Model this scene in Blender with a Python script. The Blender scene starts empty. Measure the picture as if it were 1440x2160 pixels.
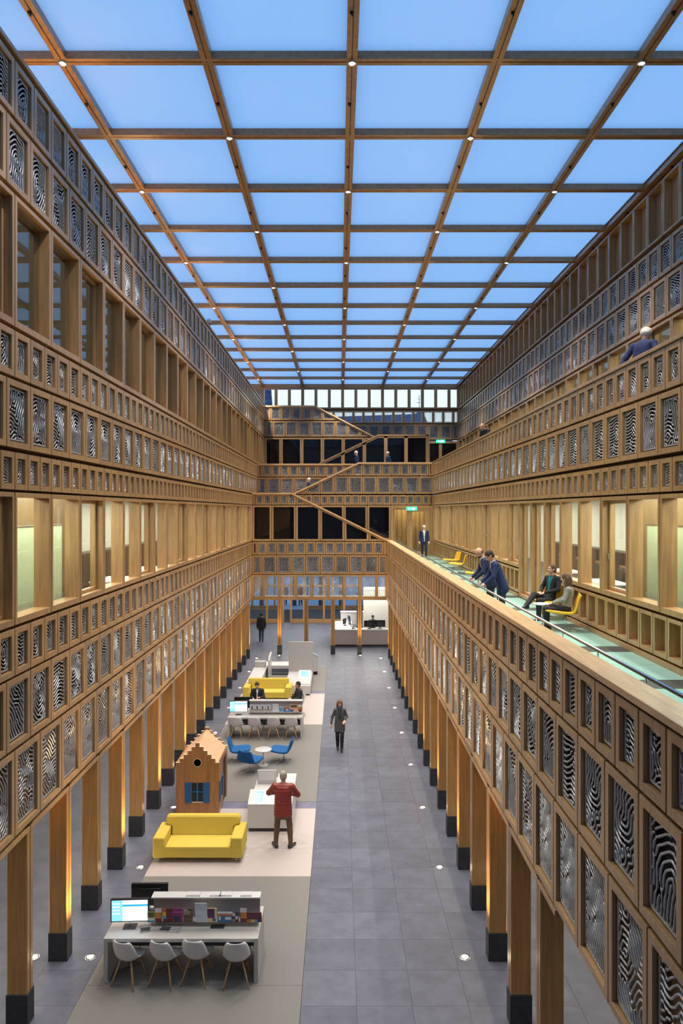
import bpy, bmesh, math, random
import numpy as np
from mathutils import Vector, Matrix

random.seed(7)
np.random.seed(7)
SC = bpy.context.scene
COL = SC.collection
PI = math.pi

# ------------------------------------------------------------------ camera
F_PX, VPX, VPY, EYE = 1512.0, 715.0, 1076.0, 8.0
cam_d = bpy.data.cameras.new('camera')
cam = bpy.data.objects.new('camera', cam_d)
COL.objects.link(cam)
cam.location = (0, 0, EYE)
cam.rotation_euler = (PI/2, 0, 0)
cam_d.sensor_fit = 'VERTICAL'
cam_d.sensor_height = 36.0
cam_d.sensor_width = 24.0
cam_d.lens = 36.0*F_PX/2160.0
cam_d.shift_x = (720-VPX)/2160.0
cam_d.shift_y = -(1080-VPY)/2160.0
cam_d.clip_start = 0.1
cam_d.clip_end = 1000
SC.camera = cam

# ------------------------------------------------------------------ exposure and sky
SC.view_settings.view_transform = 'Standard'
SC.view_settings.look = 'None'
SC.view_settings.gamma = 1.0
SC.view_settings.use_curve_mapping = False
SC.view_settings.exposure = 0.55

SKY_GAIN = 0.80
def make_world():
    w = bpy.data.worlds.new('dusk_sky'); SC.world = w
    w.use_nodes = True
    nt = w.node_tree; nt.nodes.clear()
    out = nt.nodes.new('ShaderNodeOutputWorld')
    bg = nt.nodes.new('ShaderNodeBackground')
    tc = nt.nodes.new('ShaderNodeTexCoord')
    sp = nt.nodes.new('ShaderNodeSeparateXYZ')
    ramp = nt.nodes.new('ShaderNodeValToRGB')
    e = ramp.color_ramp.elements
    e[0].position = 0.0; e[0].color = (0.72, 0.88, 1.0, 1)
    e[1].position = 1.0; e[1].color = (0.08, 0.295, 0.79, 1)
    m = ramp.color_ramp.elements.new(0.22); m.color = (0.98, 1.14, 1.20, 1)
    m = ramp.color_ramp.elements.new(0.5); m.color = (0.18, 0.475, 0.90, 1)
    nt.links.new(tc.outputs['Generated'], sp.inputs[0])
    nt.links.new(sp.outputs['Z'], ramp.inputs[0])
    nt.links.new(ramp.outputs[0], bg.inputs[0])
    bg.inputs[1].default_value = SKY_GAIN
    nt.links.new(bg.outputs[0], out.inputs[0])
make_world()

def area_light(name, loc, size, size_y, power, col, rot=(0, 0, 0)):
    d = bpy.data.lights.new(name, 'AREA'); d.shape = 'RECTANGLE'
    d.size = size; d.size_y = size_y; d.energy = power; d.color = col
    o = bpy.data.objects.new(name, d); COL.objects.link(o)
    o.location = loc; o.rotation_euler = rot
    return o
WARM = (1.0, 0.70, 0.38)
CREAM = (1.0, 0.93, 0.72)
area_light('office_area_light', (-5.85, 13.2, 8.42), 0.7, 6.5, 150, (.97, 1, .85))  # unseen light added to brighten the left green screens
area_light('office_area_light', (6.35, 13.2, 8.42), 0.7, 6.5, 150, (.97, 1, .85))  # matching added light, unseen, for the green screens on the right
# office and aisle luminaires (ceilings of the rooms behind the windows)
area_light('office_area_light', (-7.2, 25, 8.42), 3.2, 28, 860, (1, .97, .80))
area_light('office_area_light', (-7.2, 25, 12.85), 3.2, 28, 55, (1, .88, .55))
area_light('office_area_light', (7.7, 26, 8.42), 3.4, 28, 860, (1, .97, .80))
area_light('office_area_light', (10.0, 28, 12.85), 3.0, 28, 500, (1, .85, .5))
area_light('aisle_luminaire', (-7.2, 24, 3.35), 2.0, 34, 330, (1, .92, .82))
area_light('aisle_luminaire', (5.6, 22, 3.35), 2.0, 34, 330, (1, .92, .82))
area_light('entrance_luminaire', (-1.0, 46.5, 4.5), 8.0, 6, 420, (1, .93, .85))
area_light('reception_luminaire', (2.4, 44.0, 4.4), 3.0, 2.2, 110, (1, .97, .93))

# ------------------------------------------------------------------ grid of the building
U = 0.26965
Y0 = 10.666
XL = -4.82        # left wall face
XR = 2.65         # lower right parapet face
XM = 5.37         # first-floor right wall / second-floor parapet
XT = 8.06         # top right wall
YB1, YB2, YB3, YB5, YB6, YB7 = 39.8, 41.15, 42.5, 45.2, 46.6, 48.4
ZC = 16.35        # underside of the ceiling beams
Z_L2, Z_L3 = 5.41, 9.80
BAND = dict(F=(3.13, 4.405), E=(4.455, 5.495), D=(5.535, 6.235), W1=(6.285, 8.265), C=(8.305, 8.86),
            B=(8.93, 9.935), A=(9.985, 10.675), W2=(10.735, 12.705), T2=(12.775, 13.785), T1=(13.855, 14.71),
            N=(14.84, 16.26))
PITCH = dict(F=10/3*U, E=3*U, D=2*U, W1=5*U, C=5/3*U, B=3*U, A=2*U, W2=5*U, T2=3*U, T1=2.5*U, N=10/3*U, COL=6*U)
PHASE = dict(F=0, E=-U, D=0, W1=0, C=0, B=-U, A=0, W2=0, T2=-U, T1=0, N=0, COL=2*U)

def px(x, y, Y):
    """pixel of the photograph -> point at depth Y"""
    return Vector(((x-VPX)*Y/F_PX, Y, EYE-(y-VPY)*Y/F_PX))
def px_floor(x, y, z=0.0):
    Y = F_PX*(EYE-z)/(y-VPY)
    return px(x, y, Y)

# ------------------------------------------------------------------ materials
MATS = {}
def new_mat(name):
    m = bpy.data.materials.new(name); m.use_nodes = True
    MATS[name] = m
    nt = m.node_tree
    b = nt.nodes['Principled BSDF']
    return m, nt, b
def plain(name, col, rough=0.5, metal=0.0, emit=None, estr=0.0, spec=None, noise=0.0, nscale=8.0, bump=0.0):
    m, nt, b = new_mat(name)
    b.inputs['Roughness'].default_value = rough
    b.inputs['Metallic'].default_value = metal
    if spec is not None: b.inputs['Specular IOR Level'].default_value = spec
    if emit:
        b.inputs['Emission Color'].default_value = (*emit, 1); b.inputs['Emission Strength'].default_value = estr
    c = (*col, 1)
    b.inputs['Base Color'].default_value = c
    if noise > 0 or bump > 0:
        tc = nt.nodes.new('ShaderNodeTexCoord')
        n = nt.nodes.new('ShaderNodeTexNoise'); n.inputs['Scale'].default_value = nscale
        n.inputs['Detail'].default_value = 5
        nt.links.new(tc.outputs['Object'], n.inputs['Vector'])
        if noise > 0:
            r = nt.nodes.new('ShaderNodeValToRGB')
            r.color_ramp.elements[0].position = 0.3; r.color_ramp.elements[1].position = 0.7
            r.color_ramp.elements[0].color = (*[x*(1-noise) for x in col], 1)
            r.color_ramp.elements[1].color = (*[min(1, x*(1+noise)) for x in col], 1)
            nt.links.new(n.outputs['Fac'], r.inputs[0]); nt.links.new(r.outputs[0], b.inputs['Base Color'])
        if bump > 0:
            bp = nt.nodes.new('ShaderNodeBump'); bp.inputs['Strength'].default_value = bump
            bp.inputs['Distance'].default_value = 0.01
            nt.links.new(n.outputs['Fac'], bp.inputs['Height']); nt.links.new(bp.outputs[0], b.inputs['Normal'])
    return m
def wood(name, col, rough=0.33, vary=0.10, grain=(14, 14, 0.9), amp=0.22, coat=0.3):
    m, nt, b = new_mat(name)
    tc = nt.nodes.new('ShaderNodeTexCoord')
    mp = nt.nodes.new('ShaderNodeMapping'); mp.inputs['Scale'].default_value = grain
    oi = nt.nodes.new('ShaderNodeObjectInfo')
    add = nt.nodes.new('ShaderNodeVectorMath'); add.operation = 'ADD'
    sc = nt.nodes.new('ShaderNodeMath'); sc.operation = 'MULTIPLY'; sc.inputs[1].default_value = 37.0
    n = nt.nodes.new('ShaderNodeTexNoise'); n.inputs['Scale'].default_value = 1.6; n.inputs['Detail'].default_value = 6
    n.inputs['Roughness'].default_value = 0.65
    r = nt.nodes.new('ShaderNodeValToRGB')
    r.color_ramp.elements[0].position = 0.32; r.color_ramp.elements[1].position = 0.68
    r.color_ramp.elements[0].color = (*[x*(1-amp) for x in col], 1)
    r.color_ramp.elements[1].color = (*[min(1, x*(1+amp)) for x in col], 1)
    hsv = nt.nodes.new('ShaderNodeHueSaturation')
    mr = nt.nodes.new('ShaderNodeMapRange')
    mr.inputs['To Min'].default_value = 1-vary; mr.inputs['To Max'].default_value = 1+vary
    L = nt.links.new
    L(tc.outputs['Object'], mp.inputs['Vector'])
    L(oi.outputs['Random'], sc.inputs[0]); L(mp.outputs[0], add.inputs[0]); L(sc.outputs[0], add.inputs[1])
    L(add.outputs[0], n.inputs['Vector']); L(n.outputs['Fac'], r.inputs[0])
    L(oi.outputs['Random'], mr.inputs['Value']); L(mr.outputs[0], hsv.inputs['Value'])
    L(r.outputs[0], hsv.inputs['Color']); L(hsv.outputs[0], b.inputs['Base Color'])
    bp = nt.nodes.new('ShaderNodeBump'); bp.inputs['Strength'].default_value = 0.08; bp.inputs['Distance'].default_value = 0.004
    L(n.outputs['Fac'], bp.inputs['Height']); L(bp.outputs[0], b.inputs['Normal'])
    b.inputs['Roughness'].default_value = rough
    b.inputs['Coat Weight'].default_value = coat; b.inputs['Coat Roughness'].default_value = 0.3
    return m
def glass(name, tint=(1, 1, 1), refl=0.5, rough=0.0):
    m = bpy.data.materials.new(name); m.use_nodes = True; MATS[name] = m
    nt = m.node_tree; nt.nodes.clear()
    out = nt.nodes.new('ShaderNodeOutputMaterial')
    mix = nt.nodes.new('ShaderNodeMixShader')
    tr = nt.nodes.new('ShaderNodeBsdfTransparent'); tr.inputs[0].default_value = (*tint, 1)
    gl = nt.nodes.new('ShaderNodeBsdfGlossy'); gl.inputs['Roughness'].default_value = rough
    lw = nt.nodes.new('ShaderNodeLayerWeight'); lw.inputs['Blend'].default_value = 0.5
    pw = nt.nodes.new('ShaderNodeMath'); pw.operation = 'POWER'; pw.inputs[1].default_value = 5.0
    mu = nt.nodes.new('ShaderNodeMath'); mu.operation = 'MULTIPLY_ADD'; mu.use_clamp = True
    mu.inputs[1].default_value = 0.95*refl; mu.inputs[2].default_value = 0.05*refl
    nt.links.new(lw.outputs['Facing'], pw.inputs[0]); nt.links.new(pw.outputs[0], mu.inputs[0]); nt.links.new(mu.outputs[0], mix.inputs[0])
    nt.links.new(tr.outputs[0], mix.inputs[1]); nt.links.new(gl.outputs[0], mix.inputs[2])
    nt.links.new(mix.outputs[0], out.inputs[0])
    return m
def lamp_mat(name, col, strength):
    return plain(name, (0.9, 0.9, 0.9), 0.4, emit=col, estr=strength)

WOOD = wood('oak', (0.45, 0.265, 0.115))
WOOD_LIGHT = wood('oak_light', (0.70, 0.45, 0.22), vary=0.06, grain=(10, 0.8, 10))
WOOD_DARK = wood('oak_shadow_joint', (0.13, 0.06, 0.028), vary=0.05)
WOOD_COL = wood('oak_column', (0.39, 0.205, 0.065), vary=0.08)
WOOD_BEAM = wood('oak_beam', (0.36, 0.195, 0.085), vary=0.08, grain=(6, 6, 6))
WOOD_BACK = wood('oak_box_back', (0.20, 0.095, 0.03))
BACKING = plain('navy_backing', (0.006, 0.007, 0.016), 0.5, spec=0.25)
METAL = plain('cast_aluminium', (0.60, 0.60, 0.62), 0.34, metal=0.45, noise=0.15, nscale=40, bump=0.25)
STEEL = plain('brushed_steel', (0.62, 0.62, 0.64), 0.25, metal=1.0)
CHROME = plain('chrome', (0.75, 0.75, 0.78), 0.08, metal=1.0)
GLASS = glass('clear_glass', (0.96, 0.98, 0.97), 1.0)
GLASS_DARK = plain('dark_glass', (0.004, 0.004, 0.007), 0.03, spec=0.6)
STONE = wood('slate_tile', (0.108, 0.117, 0.160), rough=0.45, vary=0.10, grain=(1.6, 1.6, 1.6), amp=0.20, coat=0.0)
STONE_STRIP = plain('blue_stone', (0.165, 0.16, 0.24), 0.55, noise=0.2, nscale=3)
PLINTH = plain('black_stone', (0.028, 0.029, 0.036), 0.55, noise=0.3, nscale=9)
CARPET_G = plain('carpet_grey', (0.195, 0.19, 0.185), 0.95, noise=0.08, nscale=120, bump=0.2)
CARPET_L = plain('carpet_light', (0.46, 0.41, 0.405), 0.95, noise=0.05, nscale=120, bump=0.2)
TEAL = plain('teal_glass_floor', (0.33, 0.60, 0.53), 0.25, noise=0.04, nscale=2)
SLATE_G = plain('gallery_slate', (0.06, 0.075, 0.075), 0.4, noise=0.15, nscale=4)
CORE = plain('wall_core', (0.10, 0.048, 0.026), 0.8)
PLASTER = plain('white_plaster', (0.80, 0.80, 0.72), 0.8, noise=0.02, nscale=2)
ROOMWOOD = wood('room_oak', (0.24, 0.155, 0.07))
PALEGREEN = None
WHITE = plain('white_laminate', (0.60, 0.60, 0.615), 0.35)
GREYWHITE = plain('grey_white_laminate', (0.47, 0.465, 0.46), 0.45)
BLACK = plain('black_plastic', (0.012, 0.012, 0.016), 0.35)
DARKGREY = plain('dark_grey', (0.06, 0.06, 0.07), 0.5)
ROOF = plain('roof_slab', (0.25, 0.22, 0.2), 0.8)

def membrane_mat():
    m = bpy.data.materials.new('ceiling_membrane'); m.use_nodes = True
    nt = m.node_tree; nt.nodes.clear()
    out = nt.nodes.new('ShaderNodeOutputMaterial')
    mix = nt.nodes.new('ShaderNodeMixShader'); mix.inputs[0].default_value = 0.12
    t = nt.nodes.new('ShaderNodeBsdfTranslucent'); t.inputs[0].default_value = (0.95, 0.97, 1, 1)
    d = nt.nodes.new('ShaderNodeBsdfDiffuse'); d.inputs[0].default_value = (0.9, 0.9, 0.9, 1)
    nt.links.new(t.outputs[0], mix.inputs[1]); nt.links.new(d.outputs[0], mix.inputs[2])
    nt.links.new(mix.outputs[0], out.inputs[0])
    return m
MEMBRANE = membrane_mat()
def frosted_mat():
    m = membrane_mat(); m.name = 'frosted_green_glass'
    for n in m.node_tree.nodes:
        if n.type == 'BSDF_TRANSLUCENT': n.inputs[0].default_value = (0.72, 0.88, 0.60, 1)
        if n.type == 'BSDF_DIFFUSE': n.inputs[0].default_value = (0.70, 0.82, 0.58, 1)
        if n.type == 'MIX_SHADER': n.inputs[0].default_value = 0.35
    return m
PALEGREEN = frosted_mat()

# ------------------------------------------------------------------ mesh helpers
class MB:
    def __init__(s):
        s.v = []; s.f = []; s.m = []; s.sm = []
    def add(s, verts, faces, mat=0, smooth=False):
        o = len(s.v); s.v += [tuple(v) for v in verts]
        for f in faces:
            s.f.append([o+i for i in f]); s.m.append(mat); s.sm.append(smooth)
        return s
    def box(s, x0, y0, z0, x1, y1, z1, mat=0):
        return s.add([(x0,y0,z0),(x1,y0,z0),(x1,y1,z0),(x0,y1,z0),(x0,y0,z1),(x1,y0,z1),(x1,y1,z1),(x0,y1,z1)],
                     [(0,3,2,1),(4,5,6,7),(0,1,5,4),(1,2,6,5),(2,3,7,6),(3,0,4,7)], mat)
    def bbox(s, x0, y0, z0, x1, y1, z1, mat=0, b=0.01):
        """box with a chamfer all round"""
        xs = (x0, x0+b, x1-b, x1); ys = (y0, y0+b, y1-b, y1); zs = (z0, z0+b, z1-b, z1)
        bm = bmesh.new()
        bmesh.ops.create_cube(bm, size=1)
        for v in bm.verts:
            v.co = Vector((x0 if v.co.x < 0 else x1, y0 if v.co.y < 0 else y1, z0 if v.co.z < 0 else z1))
        bmesh.ops.bevel(bm, geom=list(bm.edges), offset=b, segments=2, profile=0.5, affect='EDGES')
        return s.from_bm(bm, mat, True)
    def from_bm(s, bm, mat=0, smooth=False):
        bm.verts.ensure_lookup_table(); bm.verts.index_update(); bm.normal_update()
        s.add([v.co[:] for v in bm.verts], [[v.index for v in f.verts] for f in bm.faces], mat, smooth)
        n = len(bm.faces)
        if smooth:       # broad flat faces stay flat, only the rounded edges are smoothed
            for i, f in enumerate(bm.faces):
                if max(abs(c) for c in f.normal) > 0.9995 or f.calc_area() > 0.05: s.sm[-n+i] = False
        bm.free(); return s
    def quad(s, a, b, c, d, mat=0):
        return s.add([a, b, c, d], [(0,1,2,3)], mat)
    def prism(s, pts, axis, a, b, mat=0):
        """extrude a 2D polygon along an axis; pts in the two other axes (in xyz order)"""
        def mk(p, t):
            if axis == 'x': return (t, p[0], p[1])
            if axis == 'y': return (p[0], t, p[1])
            return (p[0], p[1], t)
        n = len(pts)
        vs = [mk(p, a) for p in pts]+[mk(p, b) for p in pts]
        fs = [tuple(range(n))[::-1], tuple(range(n, 2*n))]+[(i, (i+1) % n, n+(i+1) % n, n+i) for i in range(n)]
        return s.add(vs, fs, mat)
    def tube(s, pts, r, n=8, mat=0, cap=True, smooth=True):
        pts = [Vector(p) for p in pts]
        rs = r if isinstance(r, (list, tuple)) else [r]*len(pts)
        rings = []
        up = Vector((0, 0, 1))
        prev = None
        for i, p in enumerate(pts):
            if i == 0: t = pts[1]-pts[0]
            elif i == len(pts)-1: t = pts[-1]-pts[-2]
            else: t = (pts[i+1]-pts[i]).normalized()+(pts[i]-pts[i-1]).normalized()
            t.normalize()
            if prev is None:
                a = t.orthogonal().normalized()
            else:
                a = prev-t*prev.dot(t)
                a = a.normalized() if a.length > 1e-6 else t.orthogonal().normalized()
            prev = a
            b = t.cross(a)
            rings.append([p+a*(rs[i]*math.cos(2*PI*k/n))+b*(rs[i]*math.sin(2*PI*k/n)) for k in range(n)])
        vs = [v for rg in rings for v in rg]; fs = []
        for i in range(len(rings)-1):
            for k in range(n):
                fs.append((i*n+k, i*n+(k+1) % n, (i+1)*n+(k+1) % n, (i+1)*n+k))
        s.add(vs, fs, mat, smooth)
        if cap:
            o = len(s.v)-len(vs)
            s.f.append([o+k for k in range(n)][::-1]); s.m.append(mat); s.sm.append(False)
            s.f.append([o+len(vs)-n+k for k in range(n)]); s.m.append(mat); s.sm.append(False)
        return s
    def lathe(s, prof, n=24, c=(0, 0, 0), mat=0, smooth=True):
        vs = []; fs = []
        for (r, z) in prof:
            for k in range(n):
                a = 2*PI*k/n
                vs.append((c[0]+r*math.cos(a), c[1]+r*math.sin(a), c[2]+z))
        for i in range(len(prof)-1):
            for k in range(n):
                fs.append((i*n+k, i*n+(k+1) % n, (i+1)*n+(k+1) % n, (i+1)*n+k))
        s.add(vs, fs, mat, smooth)
        o = len(s.v)-len(vs)
        if prof[0][0] > 1e-5: s.f.append([o+k for k in range(n)][::-1]); s.m.append(mat); s.sm.append(False)
        if prof[-1][0] > 1e-5: s.f.append([o+len(vs)-n+k for k in range(n)]); s.m.append(mat); s.sm.append(False)
        return s
    def mesh(s, name, mats):
        me = bpy.data.meshes.new(name)
        me.from_pydata(s.v, [], s.f)
        for mt in (mats if isinstance(mats, (list, tuple)) else [mats]): me.materials.append(mt)
        me.polygons.foreach_set('material_index', s.m)
        me.polygons.foreach_set('use_smooth', s.sm)
        me.update()
        return me
    def build(s, name, mats, parent=None, loc=(0, 0, 0), rot=(0, 0, 0)):
        return link(name, s.mesh(name, mats), parent, loc, rot)

def link(name, data, parent=None, loc=(0, 0, 0), rot=(0, 0, 0)):
    o = bpy.data.objects.new(name, data)
    COL.objects.link(o)
    o.location = loc; o.rotation_euler = rot
    if parent is not None: o.parent = parent
    return o
def empty(name, loc=(0, 0, 0), rz=0.0, parent=None):
    o = link(name, None, parent, loc, (0, 0, rz)); o.empty_display_size = 0.1
    return o
def tag(o, label=None, cat=None, group=None, kind=None):
    if label: o['label'] = label
    if cat: o['category'] = cat
    if group: o['group'] = group
    if kind: o['kind'] = kind
    return o
def copy_tree(o, parent=None):
    c = o.copy(); COL.objects.link(c); c.parent = parent
    for ch in list(o.children): copy_tree(ch, c)
    return c
ORD = ['first', 'second', 'third', 'fourth', 'fifth', 'sixth', 'seventh', 'eighth', 'ninth', 'tenth', 'eleventh', 'twelfth',
       'thirteenth', 'fourteenth', 'fifteenth', 'sixteenth', 'seventeenth', 'eighteenth', 'nineteenth', 'twentieth',
       'twenty-first', 'twenty-second', 'twenty-third', 'twenty-fourth']

# ------------------------------------------------------------------ fingerprint grilles
def vnoise(x, z, seed, sc):
    rs = np.random.RandomState(seed); g = rs.rand(24, 24)
    u = x*sc+7.3; v = z*sc+5.1
    i = np.floor(u).astype(int); j = np.floor(v).astype(int); fu = u-i; fv = v-j
    fu = fu*fu*(3-2*fu); fv = fv*fv*(3-2*fv)
    G = lambda a, b: g[a % 24, b % 24]
    return (G(i, j)*(1-fu)+G(i+1, j)*fu)*(1-fv)+(G(i, j+1)*(1-fu)+G(i+1, j+1)*fu)*fv-0.5
def print_field(x, z, w, h, kind, seed, pitch):
    rs = np.random.RandomState(seed+99)
    cx, cz = rs.uniform(-.12, .12)*w, rs.uniform(-.12, .12)*h
    X = x-cx; Z = z-cz
    n = vnoise(x, z, seed, 3.5)*pitch*2.0+vnoise(x, z, seed+1, 8)*pitch*0.7
    t = kind % 5
    if t == 0:      # arch / hairpin loop
        tilt = rs.uniform(-.25, .25)
        a = np.where(Z > 0, np.sqrt(X**2+(Z*0.8)**2), np.abs(X-tilt*Z))
        return a+n
    if t == 1:      # whorl
        return np.sqrt((X*1.25)**2+(Z*0.82)**2)+n+0.12*pitch*np.arctan2(Z, X)
    if t == 2:      # tented arches
        return Z*0.95-0.55*w*np.exp(-(X/(0.22*w))**2)*np.clip(0.7-Z/h, 0, 1.4)+n+2
    if t == 3:      # labyrinth
        return (vnoise(x, z, seed+5, 7.5)*9+vnoise(x, z, seed+6, 13)*3.2)*pitch*1.15+Z*.5+3+n
    # slanted stream
    s = rs.choice([-1, 1])
    return Z*0.7+s*X*0.75+0.25*np.sqrt(X**2+Z**2)+n*1.3+3
def ridge_field(w, h, kind, seed, pitch, dx):
    """fingerprint ridges: a guided stripe phase relaxed with a few Swift-Hohenberg steps (even width, natural forks)"""
    pad = 0.12
    nx = int((w+2*pad)/dx); nz = int((h+2*pad)/dx)
    xs = (np.arange(nx)-nx/2+.5)*dx; zs = (np.arange(nz)-nz/2+.5)*dx
    X, Z = np.meshgrid(xs, zs, indexing='ij')
    rs = np.random.RandomState(seed)
    if kind % 5 == 3: u = rs.randn(nx, nz)*0.3; steps = 70
    else:
        u = np.cos(2*PI*print_field(X, Z, w, h, kind, seed, pitch)/pitch)*0.7+rs.randn(nx, nz)*0.12; steps = 16
    kx = np.fft.fftfreq(nx, dx)[:, None]*pitch; kz = np.fft.fftfreq(nz, dx)[None, :]*pitch
    lin = 0.6-(1-(kx**2+kz**2))**2*2.0
    dt = 0.5
    den = 1/(1-dt*np.minimum(lin, 0.6))
    for _ in range(steps):
        u = np.real(np.fft.ifft2((np.fft.fft2(u-dt*u**3))*den))
    u /= max(1e-6, np.percentile(np.abs(u), 95))
    i0 = int(pad/dx); j0 = int(pad/dx)
    mx = int(w/dx); mz = int(h/dx)
    return u[i0:i0+mx, j0:j0+mz]
def grille_mesh(w, h, kind, seed, pitch=0.06):
    dx = pitch/6.0; r = pitch*0.18
    u = ridge_field(w, h, kind, seed, pitch, dx)
    mx, mz = u.shape
    ny = 2*int(r/dx+1.6)+1
    ys = (np.arange(ny)-ny//2)*dx
    D = (ys[None, :, None]/r)**2*0.9-(u[:, None, :]-0.20)*1.3
    # closed at the rim
    D[0] = D[-1] = 1; D[:, :, 0] = D[:, :, -1] = 1; D[:, 0] = D[:, -1] = 1
    mb = MB()
    if mx > 4 and mz > 4 and (D < 0).any():
        V, Q = nets_grid(D, dx, (-(mx-1)*dx/2, -(ny//2)*dx, -(mz-1)*dx/2))
        mb.add(V.tolist(), Q.tolist(), 0, True)
    b = 0.011
    for (x0, x1, z0, z1) in ((-w/2, w/2, -h/2, -h/2+2*b), (-w/2, w/2, h/2-2*b, h/2), (-w/2, -w/2+2*b, -h/2, h/2), (w/2-2*b, w/2, -h/2, h/2)):
        mb.box(x0, -b, z0, x1, b, z1)
    return mb.mesh('grille', METAL)
def nets_grid(D, h, lo):
    n = D.shape; lo = np.array(lo, float)
    S = D < 0
    c = sum(S[i:n[0]-1+i, j:n[1]-1+j, l:n[2]-1+l].astype(int) for i in (0, 1) for j in (0, 1) for l in (0, 1))
    act = (c > 0) & (c < 8)
    idx = -np.ones(act.shape, int); idx[act] = np.arange(act.sum())
    cells = np.argwhere(act)
    acc = np.zeros((len(cells), 3)); cnt = np.zeros(len(cells))
    for a in range(3):
        for (j, l) in ((0, 0), (0, 1), (1, 0), (1, 1)):
            o = [0, 0, 0]; b_, c_ = [x for x in range(3) if x != a]; o[b_] = j; o[c_] = l
            A = cells+np.array(o); B = A.copy(); B[:, a] += 1
            da = D[A[:, 0], A[:, 1], A[:, 2]]; db = D[B[:, 0], B[:, 1], B[:, 2]]
            x = (da < 0) != (db < 0)
            t = np.where(x, da/np.where(x, da-db, 1), 0)
            p = A.astype(float); p[:, a] += t
            acc[x] += p[x]; cnt[x] += 1
    V = lo+h*(acc/np.maximum(cnt, 1)[:, None])
    Q = []
    for a in range(3):
        b_, c_ = [(1, 2), (2, 0), (0, 1)][a]
        s0 = [slice(None)]*3; s1 = [slice(None)]*3; s0[a] = slice(0, -1); s1[a] = slice(1, None)
        E = np.argwhere(S[tuple(s0)] != S[tuple(s1)])
        E = E[(E[:, b_] > 0) & (E[:, c_] > 0) & (E[:, b_] < n[b_]-1) & (E[:, c_] < n[c_]-1)]
        if not len(E): continue
        def cell(db, dc):
            q = E.copy(); q[:, b_] += db; q[:, c_] += dc; return idx[q[:, 0], q[:, 1], q[:, 2]]
        q = np.stack([cell(-1, -1), cell(0, -1), cell(0, 0), cell(-1, 0)], 1)
        flip = ~S[E[:, 0], E[:, 1], E[:, 2]]
        q[flip] = q[flip][:, ::-1]
        Q.append(q)
    Q = np.concatenate(Q); Q = Q[(Q >= 0).all(1)]
    return V, Q

FW = 0.09
GAP = 0.022
_cache = {}
def ring(mb, x0, z0, x1, z1, fw, y0, y1, mat=0, b=0.004, fwb=None):
    fb = fw if fwb is None else fwb
    def rect(i, y, ib=None):
        ib = i if ib is None else ib
        return [(x0+i, y, z0+ib), (x1-i, y, z0+ib), (x1-i, y, z1-i), (x0+i, y, z1-i)]
    loops = [rect(0, y1), rect(0, y0+b), rect(b, y0), rect(fw-b, y0, fb-b), rect(fw, y0+b, fb), rect(fw, y1, fb)]
    vs = [v for l in loops for v in l]; fs = []
    for i in range(5):
        for k in range(4):
            fs.append((i*4+k, i*4+(k+1) % 4, (i+1)*4+(k+1) % 4, (i+1)*4+k))
    for k in range(4): fs.append((20+k, 20+(k+1) % 4, (k+1) % 4, k))
    mb.add(vs, fs, mat)
    return mb
def frame_mesh(w, h, kind):
    key = ('f', round(w, 3), round(h, 3), kind)
    if key in _cache: return _cache[key]
    mb = MB(); g = 0.0005 if kind in ('GL', 'CL') else GAP/2
    if kind == 'N':
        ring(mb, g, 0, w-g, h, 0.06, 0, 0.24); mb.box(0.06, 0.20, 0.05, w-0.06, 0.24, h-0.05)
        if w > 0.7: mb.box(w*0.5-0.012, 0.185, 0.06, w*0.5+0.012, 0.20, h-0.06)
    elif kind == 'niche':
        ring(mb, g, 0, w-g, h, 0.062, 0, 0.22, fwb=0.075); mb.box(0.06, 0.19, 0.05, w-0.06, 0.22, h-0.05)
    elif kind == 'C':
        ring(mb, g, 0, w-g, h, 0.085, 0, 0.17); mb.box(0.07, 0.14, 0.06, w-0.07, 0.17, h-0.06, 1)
    elif kind == 'W':
        ring(mb, g, 0, w-g, h, 0.07, 0, 0.26, fwb=0.10)
    elif kind == 'WB':
        ring(mb, g, 0, w-g, h, 0.10, 0, 0.14)
    elif kind == 'CL':
        ring(mb, g, 0, w-g, h, 0.10, 0, 0.22)
    else:
        ring(mb, g, 0, w-g, h, FW, 0, 0.15)
    me = mb.mesh('panel_frame', [WOOD, WOOD_BACK])
    _cache[key] = me
    return me
def slab_mesh(key, x0, y0, z0, x1, y1, z1, mat, name):
    k = (key, round(x0, 3), round(x1, 3), round(z0, 3), round(z1, 3), round(y0, 3), mat.name)
    if k not in _cache:
        _cache[k] = MB().box(x0, y0, z0, x1, y1, z1).mesh(name, mat)
    return _cache[k]
NVAR = 6
def get_grille(w, h, v):
    key = ('g', round(w, 3), round(h, 3), v)
    if key not in _cache:
        sd = int(round(w*1000))*7+int(round(h*1000))*3+v*131
        pitch = 0.043 if w < 0.27 else (0.051 if w < 0.4 else 0.062)
        _cache[key] = grille_mesh(w, h, v if v < 5 else (v*3) % 4, sd, pitch)
    return _cache[key]
def clip_copy(me, x, z, nx, nz):
    """copy of a mesh keeping the side of the line (x,z) opposite to the normal (nx,nz)"""
    bm = bmesh.new(); bm.from_mesh(me)
    r = bmesh.ops.bisect_plane(bm, geom=bm.verts[:]+bm.edges[:]+bm.faces[:], dist=1e-5, plane_co=(x, 0, z), plane_no=(nx, 0, nz), clear_outer=True)
    es = [e for e in r['geom_cut'] if isinstance(e, bmesh.types.BMEdge)]
    if es: bmesh.ops.holes_fill(bm, edges=es, sides=0)
    n = bpy.data.meshes.new(me.name); bm.to_mesh(n); bm.free()
    for mt in me.materials: n.materials.append(mt)
    return n if len(n.polygons) else None
PART_NAME = dict(G='fingerprint_panel', C='fingerprint_box', N='niche_panel', niche='niche_panel', W='window_frame', WB='window_frame', CL='window_frame', GL='glazed_fingerprint_panel')
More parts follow.
